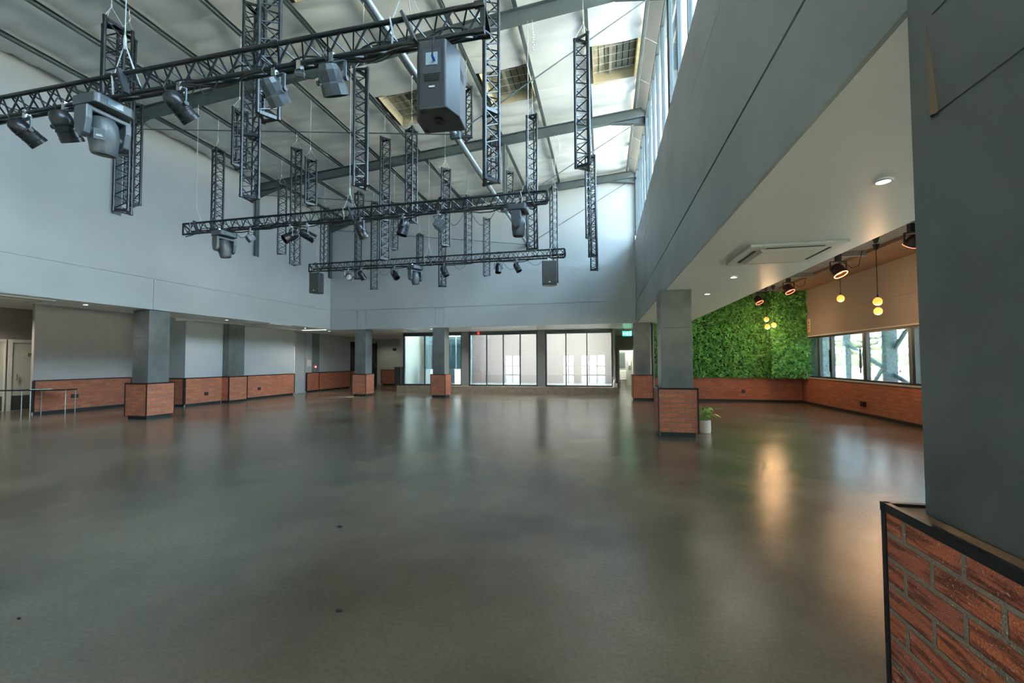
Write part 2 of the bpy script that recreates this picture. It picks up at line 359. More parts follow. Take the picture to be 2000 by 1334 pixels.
B(-14.649, -14.27, 13.54, 14.4, .09, 1.0).build('brick_base', BRICK, t)
B(-14.649, -14.31, 13.58, 14.36, 0, .09).build('plinth', PLINTH, t)
m = MB(); m.box(-14.649, -14.255, 13.53, 14.41, 1.0, 1.03); m.box(-14.285, -14.255, 13.525, 13.56, .09, 1); m.box(-14.285, -14.255, 14.38, 14.415, .09, 1)
m.build('edge_trim', TRIM, t)
struct(B(-15.0, -14.9, 19.2, 19.65, 1.03, 3.09).build('wall_left_far_pilaster', mat('blue_grey_dark_paint', (.13, .165, .18), .6)))
# grey flush door
d = thing('door_3', '', ''); del d['label']; del d['category']; d['kind'] = 'structure'
B(-15.14, -15.1, 17.5, 18.75, 0, 2.32).build('door_leaf', PAINT, d)
m = MB(); m.box(-14.652, -14.63, 17.46, 17.51, 1.03, 2.33); m.build('door_frame', DOORF, d)
MB().bar((-15.06, 17.72, 1.12), (-15.06, 17.9, 1.12), .03).build('door_handle', CHROME, d)
# notice and red beacon
t = thing('wall_notice', 'white framed notice on the left wall above the short brick dado', 'sign')
B(-14.998, -14.98, 18.84, 19.12, 1.36, 1.68).build('panel', WHITE, t)
m = MB()
for k, (a, b_) in enumerate(((.03, .2), (.05, .14), (.02, .22), (.08, .2))): m.box(-14.98, -14.977, 18.86+a, 18.86+b_, 1.42+k*.06, 1.435+k*.06)
m.build('print', mat('grey_print', (.25, .28, .27), .6), t)
t = thing('call_point', 'round red call point with white centre on the dark pilaster', 'alarm call point')
MB().lathe([(.075, 0), (.075, .03), (.05, .04)], 16, Matrix.Translation((-14.9, 19.32, 1.32)) @ Matrix.Rotation(pi/2, 4, 'Y')).build('red_ring', RED, t)
MB().lathe([(.03, 0), (.03, .012)], 12, Matrix.Translation((-14.86, 19.32, 1.32)) @ Matrix.Rotation(pi/2, 4, 'Y')).build('lamp', mat('white_lamp', (.9, .9, .85), .4, emit=(1, .9, .8), estr=3), t)
# sockets
def socket(x, y, z, ax, lab, w=.16):
    t = thing('wall_socket', lab, 'socket', (x, y, z), 0 if ax == 'x' else -pi/2)
    B(0, .012, -w/2, w/2, -.06, .06).build('plate', mat('dark_socket_plate', (.02, .02, .022), .4), t)
    m = MB(); m.box(.012, .016, -.05, -.015, -.03, .03); m.box(.012, .016, .015, .05, -.03, .03); m.build('rocker', mat('dark_grey_rocker', (.05, .05, .055), .4), t)
socket(-16.99, 10.35, .5, 'x', 'dark socket in the long brick dado left of the foreground pillar', .2)
socket(-14.59, 12.88, .41, 'x', 'dark socket in the brick dado left of the pilaster')
socket(-14.59, 15.35, .44, 'x', 'dark socket in the brick dado right of the pilaster')
socket(5.16, 17.44, .4, 'y', 'grey socket in the brick below the green leaf wall', .12)
t = thing('wall_socket', 'dark socket in the long brick dado under the windows', 'socket', (7.14, 13.63, .34), pi)
B(0, .08, -.07, .07, -.07, .07).build('plate', MATS['dark_socket_plate'], t)
t = thing('wall_socket', 'small dark square plate high on the far olive-grey wall', 'socket', (-13.67, 25.58, 2.38), 0)
B(-.12, .12, -.02, .02, -.09, .09).build('plate', MATS['dark_socket_plate'], t)

# ------------------------------------------------------------------ back hall
YB = 17.3
m = MB()
m.box(LX-.2, 1.6, YB+.02, YB+.3, 3.21, ZL-.005); m.box(1.27, 1.6, YB+.001, YB+.3, 3.2, 6.6)
gx = [-12.55, -11.16, -10.70, -7.29, -6.87, 1.27]
m.box(LX, 1.27, YB, YB+.022, ZG+.014, ZL)
for a, b_ in zip(gx[:-1], gx[1:]): m.box(a+.011, b_-.011, YB, YB+.022, 3.08, ZG-.008)
for a, b_ in ((-11.16, -10.70), (-7.29, -6.87)): m.box(a+.006, b_-.006, YB, YB+.0221, ZG-.02, ZG+.02)
struct(m.build('wall_back', PAINT))
struct(B(LX-.4, 1.5, YB+.25, YB+.45, ZL-.02, 9.6).build('wall_back_upper', PAINT))
struct(B(-15.1, 1.95, YB+.02, 20.35, 3.08, 3.2).build('ceiling_back', SOFFIT))
struct(B(-15.1, -10.35, 20.35, 25.7, 3.08, 3.2).build('ceiling_back_left', SOFFIT))
struct(B(.4, 1.95, 20.35, 25.4, 3.08, 3.2).build('ceiling_back_right', SOFFIT))
struct(B(-15.3, -10.3, 25.6, 25.8, 0, 3.2).build('wall_far', PAINT_G))
struct(B(-10.45, -10.35, 20.3, 25.6, 0, 3.6).build('wall_patio_left', PAINT_G))
struct(B(.4, .52, 20.3, 25.3, 0, 3.6).build('wall_patio_right', PAINT_G))
struct(B(1.9, 2.1, 17.55, 25.4, 0, 3.2).build('wall_back_right', PAINT_G))
# storefront step
struct(B(-10.55, .62, 20.0, 20.35, 0, .33).build('trim_storefront_step', CONC))
struct(B(-10.45, .5, 20.34, 23.6, -.05, .33).build('floor_patio', mat('pale_patio_paving', (.32, .30, .28), .7)))
struct(B(-10.45, .5, 23.6, 23.8, 0, 3.9).build('wall_patio_cladding', CLAD))
struct(B(-10.45, .5, 21.6, 23.8, 3.6, 3.75).build('patio_sky_blocker', SOFFIT))  # added unseen cover, cuts the sky light reaching the patio
GY = 20.3
def bay(n, x0, x1, mull):
    t = thing('window_%d' % n, '', ''); del t['label']; del t['category']; t['kind'] = 'structure'
    m = MB(); m.box(x0, x1, GY-.05, GY+.07, 2.90, 3.08); m.box(x0, x1, GY-.05, GY+.07, .33, .41)
    m.box(x0, x0+.07, GY-.05, GY+.07, .41, 2.9); m.box(x1-.07, x1, GY-.05, GY+.07, .41, 2.9)
    m.build('window_frame', FRAME, t)
    for x in mull: B(x-.025, x+.025, GY-.04, GY+.05, .41, 2.9).build('mullion', FRAME, t)
    xs = [x0+.07]+list(mull)+[x1-.07]
    for a, b_ in zip(xs[:-1], xs[1:]): B(a+.01, b_-.01, GY, GY+.008, .40, 2.92).build('pane', GLASSR, t)
bay(2, -10.33, -7.07, (-9.12, -8.05))
bay(3, -6.70, -3.17, (-5.77, -4.91, -4.05))
bay(4, -2.79, .41, (-1.79, -.79))
for x in (-6.885, -2.98): struct(B(x-.185, x+.185, GY-.12, GY+.1, .33, 3.08).build('trim_storefront_post', mat('mid_grey_post', (.17, .185, .19), .5)))
# patio details behind the first bay: inner glazed screen and white boxes
t = thing('glazed_screen', 'blue-tinted glazed screen seen through the first storefront bay', 'glass screen')
m = MB()
for x in (-9.9, -9.0, -8.1, -7.2): m.box(x-.03, x+.03, 22.2, 22.26, .33, 3.3)
m.box(-9.9, -7.2, 22.2, 22.26, 3.2, 3.3); m.build('frame', mat('blue_grey_screen_frame', (.12, .20, .23), .4), t)
B(-9.87, -7.23, 22.22, 22.24, .35, 3.2).build('pane', glass_mat('blue_screen_glass', (.60, .82, .88), .2), t)
for k, x in enumerate((-9.5, -8.6, -7.7)):
    t = thing('white_planter_box', ('leftmost', 'middle', 'rightmost')[k]+' of three tall white boxes behind the first storefront bay', 'box', (x, 21.6, .33), 0, 'white boxes behind the storefront')
    MB().prism([(-.2, -.15), (.2, -.15), (.22, .15), (-.22, .15)], 0, .78).build('body', WHITE, t, bevel=.01)
    B(-.22, .22, -.17, .17, .78, .82).build('lid', WHITE, t)
t = thing('black_cabinet', 'narrow black cabinet standing left of the storefront glass', 'cabinet', (-10.5, 20.12, .33))
B(-.2, .16, -.1, .14, 0, .98).build('body', BLACKP, t, bevel=.01); B(-.19, .15, -.112, -.1, .05, .93).build('door', mat('matt_black_panel', (.012, .012, .013), .6), t)
t = thing('red_alarm_sounder', 'small red sounder on the storefront head above the second bay', 'alarm', (-6.18, 20.2, 3.0))
MB().lathe([(.03, .07), (.06, .04), (.065, -.03), (.03, -.08)], 14).build('dome', RED, t, smooth=True)
t = thing('white_spray_bottle', 'small white jug and crate on the right end of the storefront step', 'bottle', (.46, 20.12, .33))
MB().lathe([(.05, 0), (.06, .02), (.06, .22), (.03, .28), (.025, .38)], 14).build('bottle_body', WHITE, t, smooth=True)
MB().tube([(0, 0, .38), (-.07, 0, .46), (-.02, 0, .52), (.05, 0, .42), (.05, 0, .25)], .012).build('handle', WHITE, t)
t = tag(B(.5, .6, 20.06, 20.2, .33, .5).build('white_crate', WHITE, bevel=.01), 'little white crate at the right end of the storefront step', 'crate')
# dado on the far wall
dado_y(25.58, -14.6, -12.25, 1.0, 'brick_dado', 'brick dado on the olive-grey far wall right of the black door', (1, 1))
d = thing('door_4', '', ''); del d['label']; del d['category']; d['kind'] = 'structure'
B(-15.05, -15.0, 24.75, 25.5, 0, 2.8).build('door_leaf', mat('black_door', (.008, .009, .009), .4), d)
B(-15.0, -14.95, 25.5, 25.58, 0, 2.85).build('door_frame', mat('dark_green_frame', (.02, .035, .032), .4), d)
B(-14.99, -14.94, 25.3, 25.36, 1.2, 1.45).build('door_handle', CHROME, d)
# restroom doorway at the back right
XD0, XD1, YR = .86, 1.80, 25.3
struct(B(.4, XD0-.05, YR, YR+.15, 0, 3.2).build('wall_back_door_left', PAINT_G))
struct(B(XD0-.05, 2.0, YR, YR+.15, 2.25, 3.2).build('wall_back_door_over', PAINT_G))
d = thing('door_5', '', ''); del d['label']; del d['category']; d['kind'] = 'structure'
m = MB(); m.box(XD0-.05, XD0+.03, YR-.04, YR+.16, 0, 2.25); m.box(XD0-.05, XD1+.05, YR-.04, YR+.16, 2.18, 2.27); m.build('door_frame', DOORF, d)
B(XD1-.12, XD1+.1, YR+.5, YR+1.3, 0, 2.15).build('door_leaf', mat('cream_door_panel', (.62, .53, .36), .5), d)
struct(B(.3, 2.6, 27.6, 27.7, 0, 3.2).build('wall_restroom', mat('pale_green_wall', (.42, .47, .43), .5)))
struct(B(.3, .4, 25.4, 27.7, 0, 3.2).build('wall_restroom_left', MATS['pale_green_wall']))
struct(B(2.1, 2.2, 25.4, 27.7, 0, 3.2).build('wall_restroom_right', MATS['pale_green_wall']))
struct(B(.3, 2.6, 25.4, 27.7, 2.9, 3.0).build('ceiling_restroom', SOFFIT))
rl = bpy.data.lights.new('restroom_lamp', 'POINT'); rl.energy = 70; rl.shadow_soft_size = .15; rl.color = (1, .95, .85)
ro = bpy.data.objects.new('restroom_lamp', rl); COL.objects.link(ro); ro.location = (1.3, 26.4, 2.6)
t = thing('toilet', 'white toilet glimpsed through the open restroom doorway', 'toilet', (1.15, 27.2, 0))
B(-.26, .22, .15, .36, .45, .95).build('cistern', WHITE, t, bevel=.03)
MB().lathe([(.15, 0), (.13, .2), (.2, .38), (.23, .42), (.2, .44)], 18, Matrix.Translation((0, -.1, 0))).build('bowl', WHITE, t, smooth=True)
t = thing('wall_mirror', 'tall dark framed mirror on the restroom wall above the toilet', 'mirror', (1.12, 27.58, 1.1))
B(-.2, .2, -.02, .01, 0, 1.15).build('frame', FRAMEL, t); B(-.17, .17, -.024, -.02, .03, 1.12).build('mirror_glass', mat('mirror_surface', (.45, .55, .52), .15, .9), t)
t = thing('paper_dispenser', 'white paper towel dispenser right of the toilet', 'dispenser', (1.58, 27.52, 1.15))
B(-.09, .09, -.08, .07, 0, .42).build('body', WHITE, t, bevel=.02); B(-.06, .06, -.085, -.07, .05, .1).build('slot', BLACKP, t)
# emergency exit sign
t = thing('exit_sign', 'glowing green emergency exit sign with arrow and running figure', 'sign', (1.06, 19.95, 2.83))
green = mat('lit_green_sign', (.02, .5, .25), .4, emit=(.05, .85, .42), estr=1.5); lit = mat('lit_white_symbols', (.8, .9, .85), .4, emit=(.75, 1, .9), estr=2)
B(-.21, .21, -.012, .012, -.11, .11).build('panel', green, t)
m = MB(); y = -.018
m.bar((-.17, y, 0), (-.09, y, 0), .006, .03); m.bar((-.17, y, .0), (-.13, y, .045), .006, .02); m.bar((-.17, y, 0), (-.13, y, -.045), .006, .02)
m.build('arrow', lit, t)
m = MB(); m.lathe([(.016, 0), (.016, .006)], 10, Matrix.Translation((.02, y+.003, .065)) @ Matrix.Rotation(pi/2, 4, 'X'))
m.bar((.01, y, .045), (-.01, y, -.01), .006, .03); m.bar((-.01, y, -.01), (.03, y, -.04), .006, .018); m.bar((.03, y, -.04), (.02, y, -.085), .006, .016)
m.bar((-.01, y, -.01), (-.04, y, -.05), .006, .018); m.bar((-.04, y, -.05), (-.07, y, -.05), .006, .014); m.bar((.01, y, .035), (.05, y, .01), .006, .013); m.bar((.01, y, .035), (-.04, y, .02), .006, .013)
m.build('running_figure', lit, t)
m = MB(); m.box(.1, .17, y-.002, y+.004, -.085, -.075); m.box(.1, .11, y-.002, y+.004, -.085, .085); m.box(.16, .17, y-.002, y+.004, -.085, .085); m.box(.1, .17, y-.002, y+.004, .075, .085)
m.build('door_symbol', lit, t)
m = MB(); m.tube([(-.15, 0, .11), (-.15, 0, .25)], .006); m.tube([(.15, 0, .11), (.15, 0, .25)], .006); m.build('hanger', CHROME, t)

# ------------------------------------------------------------------ right side
RX = 1.27
m = MB()
m.box(RX+.025, RX+.28, -5, 17.6, 3.17, 6.38)
for (z0, z1, cuts) in ((3.08, 3.865, (-5, 17.3)), (3.895, 5.43, (-5, 17.3)), (5.437, 6.4, (-5, 3.9, 8.5, 13.1, 17.3))):
    for a, b_ in zip(cuts[:-1], cuts[1:]): m.box(RX, RX+.03, a+(.006 if a > 0 else 0), b_-.006, z0, z1)
struct(m.build('wall_right', PAINT_R))
struct(B(RX+.0305, 3.26, -5, 17.55, 3.08, 3.16).build('ceiling_right_soffit', SOFFIT))
struct(B(3.22, 3.26, -5, 17.5, 3.16, 4.15).build('wall_soffit_upstand', SOFFIT))
struct(B(3.2, 6.06, -5, 17.6, 4.16, 4.24).build('ceiling_right_deck', DECK))
struct(B(6.06, 7.3, -5, 17.6, 4.08, 4.24).build('ceiling_right_board', BROWN))
for k, y in enumerate((16.4, 13.9, 11.35, 8.8, 6.3)):
    struct(B(3.26, 6.06, y-.05, y+.05, 4.04, 4.16).build('beam_right_wing', STEEL_L))
struct(B(1.9, 7.3, 17.5, 17.7, 0, 4.2).build('wall_green_backing', PAINT_G))
# right wall: brick, sill, head
struct(B(7.15, 7.4, -5, 17.6, 0, .93).build('wall_right_outer', BRICK))
m = MB(); m.box(7.15, 7.4, -5, 17.6, 2.42, 3.165); m.box(7.17, 7.4, -5, 17.6, 3.165, 3.175); m.box(7.15, 7.4, -5, 17.6, 3.175, 4.2)
struct(m.build('wall_right_outer_upper', PAINT_D))
struct(B(7.12, 7.4, -5, 17.5, .93, .965).build('trim_window_sill', mat('pale_sill', (.50, .48, .44), .5)))
struct(B(7.13, 7.15, -5, 17.5, 2.40, 2.44).build('trim_window_head', MATS['pale_sill']))
struct(B(7.11, 7.15, -5, 17.45, 0, .085).build('baseboard_right', PLINTH))
# windows on the right wall
m = MB()
t = thing('window_5', '', ''); del t['label']; del t['category']; t['kind'] = 'structure'
m.box(7.2, 7.28, -5, 17.45, 2.34, 2.42); m.box(7.2, 7.28, -5, 17.45, .965, 1.02)
m.build('window_frame', FRAME, t)
for y0, y1 in ((16.2, 16.42), (15.41, 15.55), (13.58, 13.77), (11.7, 11.93), (9.6, 9.8), (7.6, 7.8), (5.6, 5.8), (3.6, 3.8), (1.6, 1.8), (-.4, -.2), (-2.4, -2.2)):
    B(7.19, 7.29, y0, y0+(y1-y0)*.42, 1.02, 2.34).build('mullion', FRAME, t)
    B(7.2, 7.28, y1-(y1-y0)*.42, y1, 1.02, 2.34).build('mullion', FRAMEL, t)
ys = [-4.9, -2.3, -.3, 1.7, 3.7, 5.7, 7.7, 9.7, 11.82, 13.67, 15.48, 16.3, 17.45]
for a, b_ in zip(ys[:-1], ys[1:]): B(7.235, 7.243, a, b_, 1.0, 2.36).build('pane', GLASS, t)
for y in (15.50, 13.83, 9.86): B(7.17, 7.19, y, y+.03, 1.2, 1.9).build('window_handle', TRIM, t)
# signs on the right wall
t = thing('safety_sign', 'narrow upright extinguisher sign with arrow beside the leaf wall', 'sign', (7.15, 16.77, 2.81))
B(-.012, 0, -.085, .085, -.23, .23).build('panel', mat('cream_sign', (.62, .56, .46), .5), t)
m = MB(); m.bar((-.015, 0, .18), (-.015, 0, .08), .03, .005, (1, 0, 0)); m.bar((-.015, -.05, .12), (-.015, 0, .06), .02, .005, (1, 0, 0)); m.bar((-.015, .05, .12), (-.015, 0, .06), .02, .005, (1, 0, 0)); m.box(-.016, -.012, -.05, .05, -.04, .0)
m.build('arrow_symbol', mat('dark_red_print', (.20, .08, .05), .5), t)
B(-.016, -.012, -.045, .045, -.18, -.08).build('extinguisher_symbol', mat('red_orange_print', (.55, .16, .06), .5), t)
# brick below the leaf wall
t = thing('brick_dado', 'brick dado running under the green leaf wall', 'brick dado')
B(1.97, 7.149, 17.44, 17.499, .085, .96).build('brick_facing', BRICK, t); B(1.97, 7.13, 17.46, 17.499, 0, .085).build('plinth', PLINTH, t)

# leaf wall
def leaves(n, x0, x1, yf, z0, z1, normal, rnd, mb, size=.09):
    for _ in range(n):
        u = rnd.uniform(x0, x1); z = rnd.uniform(z0, z1); dd = rnd.uniform(0, .11)+.035*sin(u*9)*sin(z*8)
        if normal == 'y': c = Vector((u, yf-dd, z)); nrm = Vector((rnd.gauss(0, .8), -1, rnd.gauss(.2, .8))).normalized()
        else: c = Vector((yf-dd, u, z)); nrm = Vector((-1, rnd.gauss(0, .55), rnd.gauss(.25, .5))).normalized()
        s = size*rnd.uniform(.6, 1.25); a = rnd.uniform(0, 2*pi)
        e = nrm.orthogonal().normalized(); g = nrm.cross(e); d = cos(a)*e+sin(a)*g; w = nrm.cross(d)
        mb.add([c-d*s*.6, c-d*s*.1+w*s*.34+nrm*.004, c+d*s*.6-nrm*s*.2, c-d*s*.1-w*s*.34+nrm*.004], [(0, 1, 2), (0, 2, 3)])
LW = mat('artificial_foliage', (.05, .22, .045), .42, color2=(.15, .48, .11), vscale=7, detail=2)
rnd = random.Random(3); mb = MB()
leaves(13500, 1.97, 6.02, 17.42, .93, 4.08, 'y', rnd, mb)
leaves(6000, 5.98, 7.25, 17.0, .93, 4.08, 'y', rnd, mb)
leaves(1800, 17.0, 17.42, 6.02, .93, 4.08, 'x', rnd, mb)
lw = thing('green_leaf_wall', 'tall artificial green leaf wall above the rear right brick', 'leaf wall')
o = mb.build('foliage', LW, lw); o['kind'] = 'stuff'
m = MB(); m.box(1.95, 6.05, 17.42, 17.49, .97, 4.08); m.box(6.02, 7.145, 17.03, 17.42, .97, 4.08)
m.build('mat_backing', mat('dark_green_mat', (.012, .04, .01), .8), lw)
struct(B(1.9, 1.96, 17.38, 17.5, 0, 4.1).build('trim_leaf_wall_edge', mat('pale_edge', (.35, .36, .32), .6)))

# ------------------------------------------------------------------ pillars
def pillar(cx, cy, hb, hs, lab, near=False, ztop=3.079):
    t = thing('pillar', lab, 'pillar', (cx, cy, 0))
    B(-hb+.05, hb-.05, -hb+.05, hb-.05, 0, .1).build('plinth', PLINTH, t)
    B(-hb, hb, -hb, hb, .1, 1.0).build('brick_base', BRICK_NEAR if near else BRICK, t)
    w = .022; m = MB()
    for sx_ in (-1, 1):
        m.box(sx_*hb-(.004 if sx_ > 0 else -.004)-w/2*1, sx_*hb-(.004 if sx_ > 0 else -.004)+w/2, -hb-.01, hb+.01, .985, 1.02)
        m.box(-hb-.01, hb+.01, sx_*hb-w/2, sx_*hb+w/2, .985, 1.02)
        for sy_ in (-1, 1): m.box(sx_*hb-w/2-.004*sx_, sx_*hb+w/2-.004*sx_, sy_*hb-w/2, sy_*hb+w/2, .085, .985)
    m.build('edge_trim', TRIM, t)
    B(-hb+.012, hb-.012, -hb+.012, hb-.012, 1.0, 1.008).build('capping_board', WOOD, t)
    m = MB(); m.box(-hs, hs, -hs, hs, 1.008, ztop)
    m.build('shaft', PLASTER, t, bevel=.006)
    # access panel cut into the plaster
    B(-hs+.06, hs-.06, -hs-.004, -hs+.01, 2.28, 2.288).build('joint_line', GROOVE, t)
    B(hs-.01, hs+.004, -hs+.12, hs-.12, 2.28, 2.288).build('joint_line', GROOVE, t)
    if near:
        for z in (2.49, 2.86): B(-hs-.003, -hs+.01, -hs, hs-.13, z, z+.004).build('joint_line', GROOVE, t)
    else: B(-hs-.004, -hs+.01, -hs+.12, hs-.12, 2.28, 2.288).build('joint_line', GROOVE, t)
    return t
pillar(-12.82, 9.58, .385, .29, 'dark plaster pillar on a brick base, alone in the left foreground')
pillar(-10.97, 17.57, .35, .275, 'first pillar of the far row, left of the storefront glass')
pillar(-7.12, 17.57, .35, .275, 'second far pillar, in front of the first storefront bay')
pillar(1.49, 17.62, .39, .30, 'far right pillar beside the restroom doorway and exit sign')
pillar(1.49, 9.61, .39, .31, 'right-hand pillar with the potted plant at its foot')
npil = pillar(1.49, 1.615, .385, .30, 'huge near pillar with rough brick base at the right edge', near=True)
# sliver of lifted panel on the near pillar
m = MB(); m.add([(-.3005, .20, 2.86), (-.3005, .195, 2.49), (-.316, .178, 2.49), (-.3005, .160, 2.49)], [(0, 1, 2), (0, 2, 3), (1, 3, 2)])
m.build('lifted_panel_edge', mat('exposed_brown_edge', (.12, .08, .05), .7), npil)
# plant
t = thing('potted_plant', 'leafy green plant in a cream pot beside the right-hand pillar', 'plant', (2.14, 9.92, 0))
MB().lathe([(.115, 0), (.125, .01), (.132, .12), (.128, .285), (.118, .285), (.115, .24)], 28).build('pot', POT, t, smooth=True)
MB().lathe([(.115, .235), (.01, .24)], 20).build('soil', mat('dark_soil', (.03, .02, .012), .9), t)
rnd = random.Random(5)
for k in range(22):
    a = 2*pi*k/22+rnd.uniform(-.2, .2); ln = rnd.uniform(.08, .24); hh = rnd.uniform(.08, .33)
    if k % 4 == 0: ln += .1
    b0 = Vector((0.03*cos(a), .03*sin(a), .24)); tip = Vector((ln*cos(a)*.75, ln*sin(a)*.75, .24+hh))
    st = MB().tube([b0, b0.lerp(tip, .5)+Vector((0, 0, .04)), tip], .004, 6).build('stem', LEAF, t)
    d = Vector((cos(a), sin(a), rnd.uniform(-.7, .1))).normalized(); w = d.cross(Vector((0, 0, 1))).normalized(); s = rnd.uniform(.11, .18)
    nrm = w.cross(d)
    pts = []; prof = [(0, .0), (.12, .30), (.35, .42), (.6, .36), (.85, .16), (1, 0)]
    vs = [tip+d*u*s for u, _ in prof]+[tip+d*u*s+w*ww*s+nrm*.12*ww*s for u, ww in prof[1:-1]]+[tip+d*u*s-w*ww*s+nrm*.12*ww*s for u, ww in prof[1:-1]]
    fs = []
    for sd in (6, 10):
        fs += [(0, sd, 1), (sd+3, 5, 4)]+[(j+1, sd+j, sd+j+1, j+2) for j in range(3)]
    MB().add(vs, fs).build('leaf', LEAF, st)

# ------------------------------------------------------------------ roof
XP = [-12.0, -10.55, -9.08, -7.6, -6.14, -4.68, -3.22, -1.76, -.3, 1.0]
holes = [(4, 10.3, 11.75), (6, 10.3, 11.75), (8, 10.3, 11.75), (4, 5.7, 7.15), (6, 5.7, 7.15), (8, 5.7, 7.15)]
xs = [-12.8]+XP+[1.05]
m = MB(); ny = 300; Y0, Y1 = -5.0, 17.6
rr = random.Random(11)
def lining(x0, x1, inset=None):
    nx = 4
    def zz(x, y): 
        u = (y % .46)/.46
        return roofz(x, SB) - .07*sin(pi*u)**.55*(.55+.45*sin(x*2.1+int(y/.46)*1.7)) - .02*sin(pi*(x-x0)/(x1-x0))
    cols = [x0+(x1-x0)*i/nx for i in range(nx+1)]; o = len(m.v)
    for j in range(ny+1):
        y = Y0+(Y1-Y0)*j/ny
        for x in cols: m.v.append((x, y, zz(x, y)))
    for j in range(ny):
        y = Y0+(Y1-Y0)*(j+.5)/ny
        for i in range(nx):
            if inset and any(a < y < b_ for a, b_ in inset): continue
            a = o+j*(nx+1)+i; m.f.append((a, a+nx+1, a+nx+2, a+1))
for i in range(len(xs)-1):
    ins = [(a, b_) for (k, a, b_) in holes if k == i-1 and i >= 1]
    lining(xs[i], xs[i+1], ins)
roof = m.build('ceiling', FOIL, smooth=True); struct(roof)
# roof skin above, closes the void
m = MB(); m.add([(-13.2, -5.2, roofz(-13.2, 9.75)), (2.2, -5.2, roofz(2.2, 9.75)), (2.2, 17.9, roofz(2.2, 9.75)), (-13.2, 17.9, roofz(-13.2, 9.75)),
                 (-13.2, -5.2, roofz(-13.2, 9.80)), (2.2, -5.2, roofz(2.2, 9.80)), (2.2, 17.9, roofz(2.2, 9.80)), (-13.2, 17.9, roofz(-13.2, 9.80))],
                [(0, 3, 2, 1), (4, 5, 6, 7), (0, 1, 5, 4), (1, 2, 6, 5), (2, 3, 7, 6), (3, 0, 4, 7)])
struct(m.build('roof_sheet', OLIVE))
hl = ['dark square roof vent behind the big speaker, left of the long tube', 'dark roof vent midway between the long tube and the clerestory', 'dark roof vent right beside the clerestory windows', 'roof vent high over the nearest lighting bar', 'roof vent overhead near the tube', 'roof vent overhead near the clerestory']
for k, (i, y0, y1) in enumerate(holes[:4]):
    x0, x1 = XP[i]+.10, XP[i+1]-.10
    t = thing('roof_vent', hl[k], 'roof vent')
    def zc(x, b_): return roofz(x, b_)
    m = MB()
    for (a0, b0, a1, b1) in ((x0, y0, x1, y0), (x1, y0, x1, y1), (x1, y1, x0, y1), (x0, y1, x0, y0)):
        m.add([(a0, b0, zc(a0, SB-.05)), (a1, b1, zc(a1, SB-.05)), (a1, b1, zc(a1, SB+.3)), (a0, b0, zc(a0, SB+.3))], [(0, 1, 2, 3)])
    m.build('curb', mat('cream_vent_curb', (.50, .46, .33), .6), t)
    m = MB(); nn = 7
    for q in range(nn):
        a = x0+(x1-x0)*q/nn; b_ = x0+(x1-x0)*(q+1)/nn-.025
        m.add([(a, y0, zc(a, SB+.26)), (b_, y0, zc(b_, SB+.26)), (b_, y1, zc(b_, SB+.26)), (a, y1, zc(a, SB+.26)), (a, y0, zc(a, SB+.285)), (b_, y0, zc(b_, SB+.285)), (b_, y1, zc(b_, SB+.285)), (a, y1, zc(a, SB+.285))],
              [(0, 3, 2, 1), (0, 1, 5, 4), (1, 2, 6, 5), (2, 3, 7, 6), (3, 0, 4, 7)])
    m.build('ribbed_panel', OLIVE, t)
    B(x0, x1, y0, y1, zc(x0, SB+.38), zc(x0, SB+.40)).build('backing', mat('dark_vent_back', (.03, .03, .025), .8), t)
    m = MB()
    for q in range(1, 5): yy = y0+(y1-y0)*q/5; m.bar((x0, yy, zc(x0, SB+.1)), (x1, yy, zc(x1, SB+.1)), .008)
    m.build('safety_mesh', WHITE, t)
    m = MB(); xm = x0+(x1-x0)*.42; m.bar((xm, y0, zc(xm, SB+.2)), (xm, y1, zc(xm, SB+.2)), .07, .05); m.bar((xm-.15, y0+.35, zc(xm, SB+.19)), (xm+.2, y0+.35, zc(xm, SB+.19)), .05, .04)
    m.build('linkage', mat('pale_linkage', (.40, .40, .33), .5), t)
# close the two overhead vent openings out of frame
for (i, y0, y1) in holes[4:]:
    x0, x1 = XP[i], XP[i+1]
    m = MB().add([(x0, y0, roofz(x0, SB)), (x1, y0, roofz(x1, SB)), (x1, y1, roofz(x1, SB)), (x0, y1, roofz(x0, SB)), (x0, y0, roofz(x0, SB)+.02), (x1, y0, roofz(x1, SB)+.02), (x1, y1, roofz(x1, SB)+.02), (x0, y1, roofz(x0, SB)+.02)],
                 [(0, 3, 2, 1), (4, 5, 6, 7), (0, 1, 5, 4), (1, 2, 6, 5), (2, 3, 7, 6), (3, 0, 4, 7)])
    struct(m.build('ceiling_patch', FOIL))
# eaves panels beyond the last purlin
pan = [-5+i*1.53 for i in range(16)]
m = MB()
for a, b_ in zip(pan[:-1], pan[1:]):
    b_ = min(b_, 17.55); m.add([(1.06, a+.01, roofz(1.06, PB+.1)), (1.34, a+.01, roofz(1.34, PB-.12)), (1.34, b_-.01, roofz(1.34, PB-.12)), (1.06, b_-.01, roofz(1.06, PB+.1))], [(0, 3, 2, 1)])
struct(m.build('trim_eaves_panels', CREAM))
struct(B(1.04, 1.6, -5, 17.6, roofz(1.2, SB)+.02, roofz(1.2, SB)+.06).build('trim_eaves_backing', STEEL))
# purlins
ordn = ['first', 'second', 'third', 'fourth', 'fifth', 'sixth', 'seventh', 'eighth', 'ninth', 'tenth']
for k, x in enumerate(XP):
    z = roofz(x, PB); m = MB()
    m.box(x-.035, x+.035, -5, 17.5, z, z+.012); m.box(x-.035, x-.028, -5, 17.5, z, z+.10); m.box(x-.035, x+.035, -5, 17.5, z+.09, z+.10)
    nm = ordn[k]+' roof purlin counted from the left wall, grey steel channel' if k < 9 else 'eaves purlin along the top of the clerestory, grey steel channel'
    tag(m.build('purlin', STEEL), nm, 'purlin', 'roof purlins')
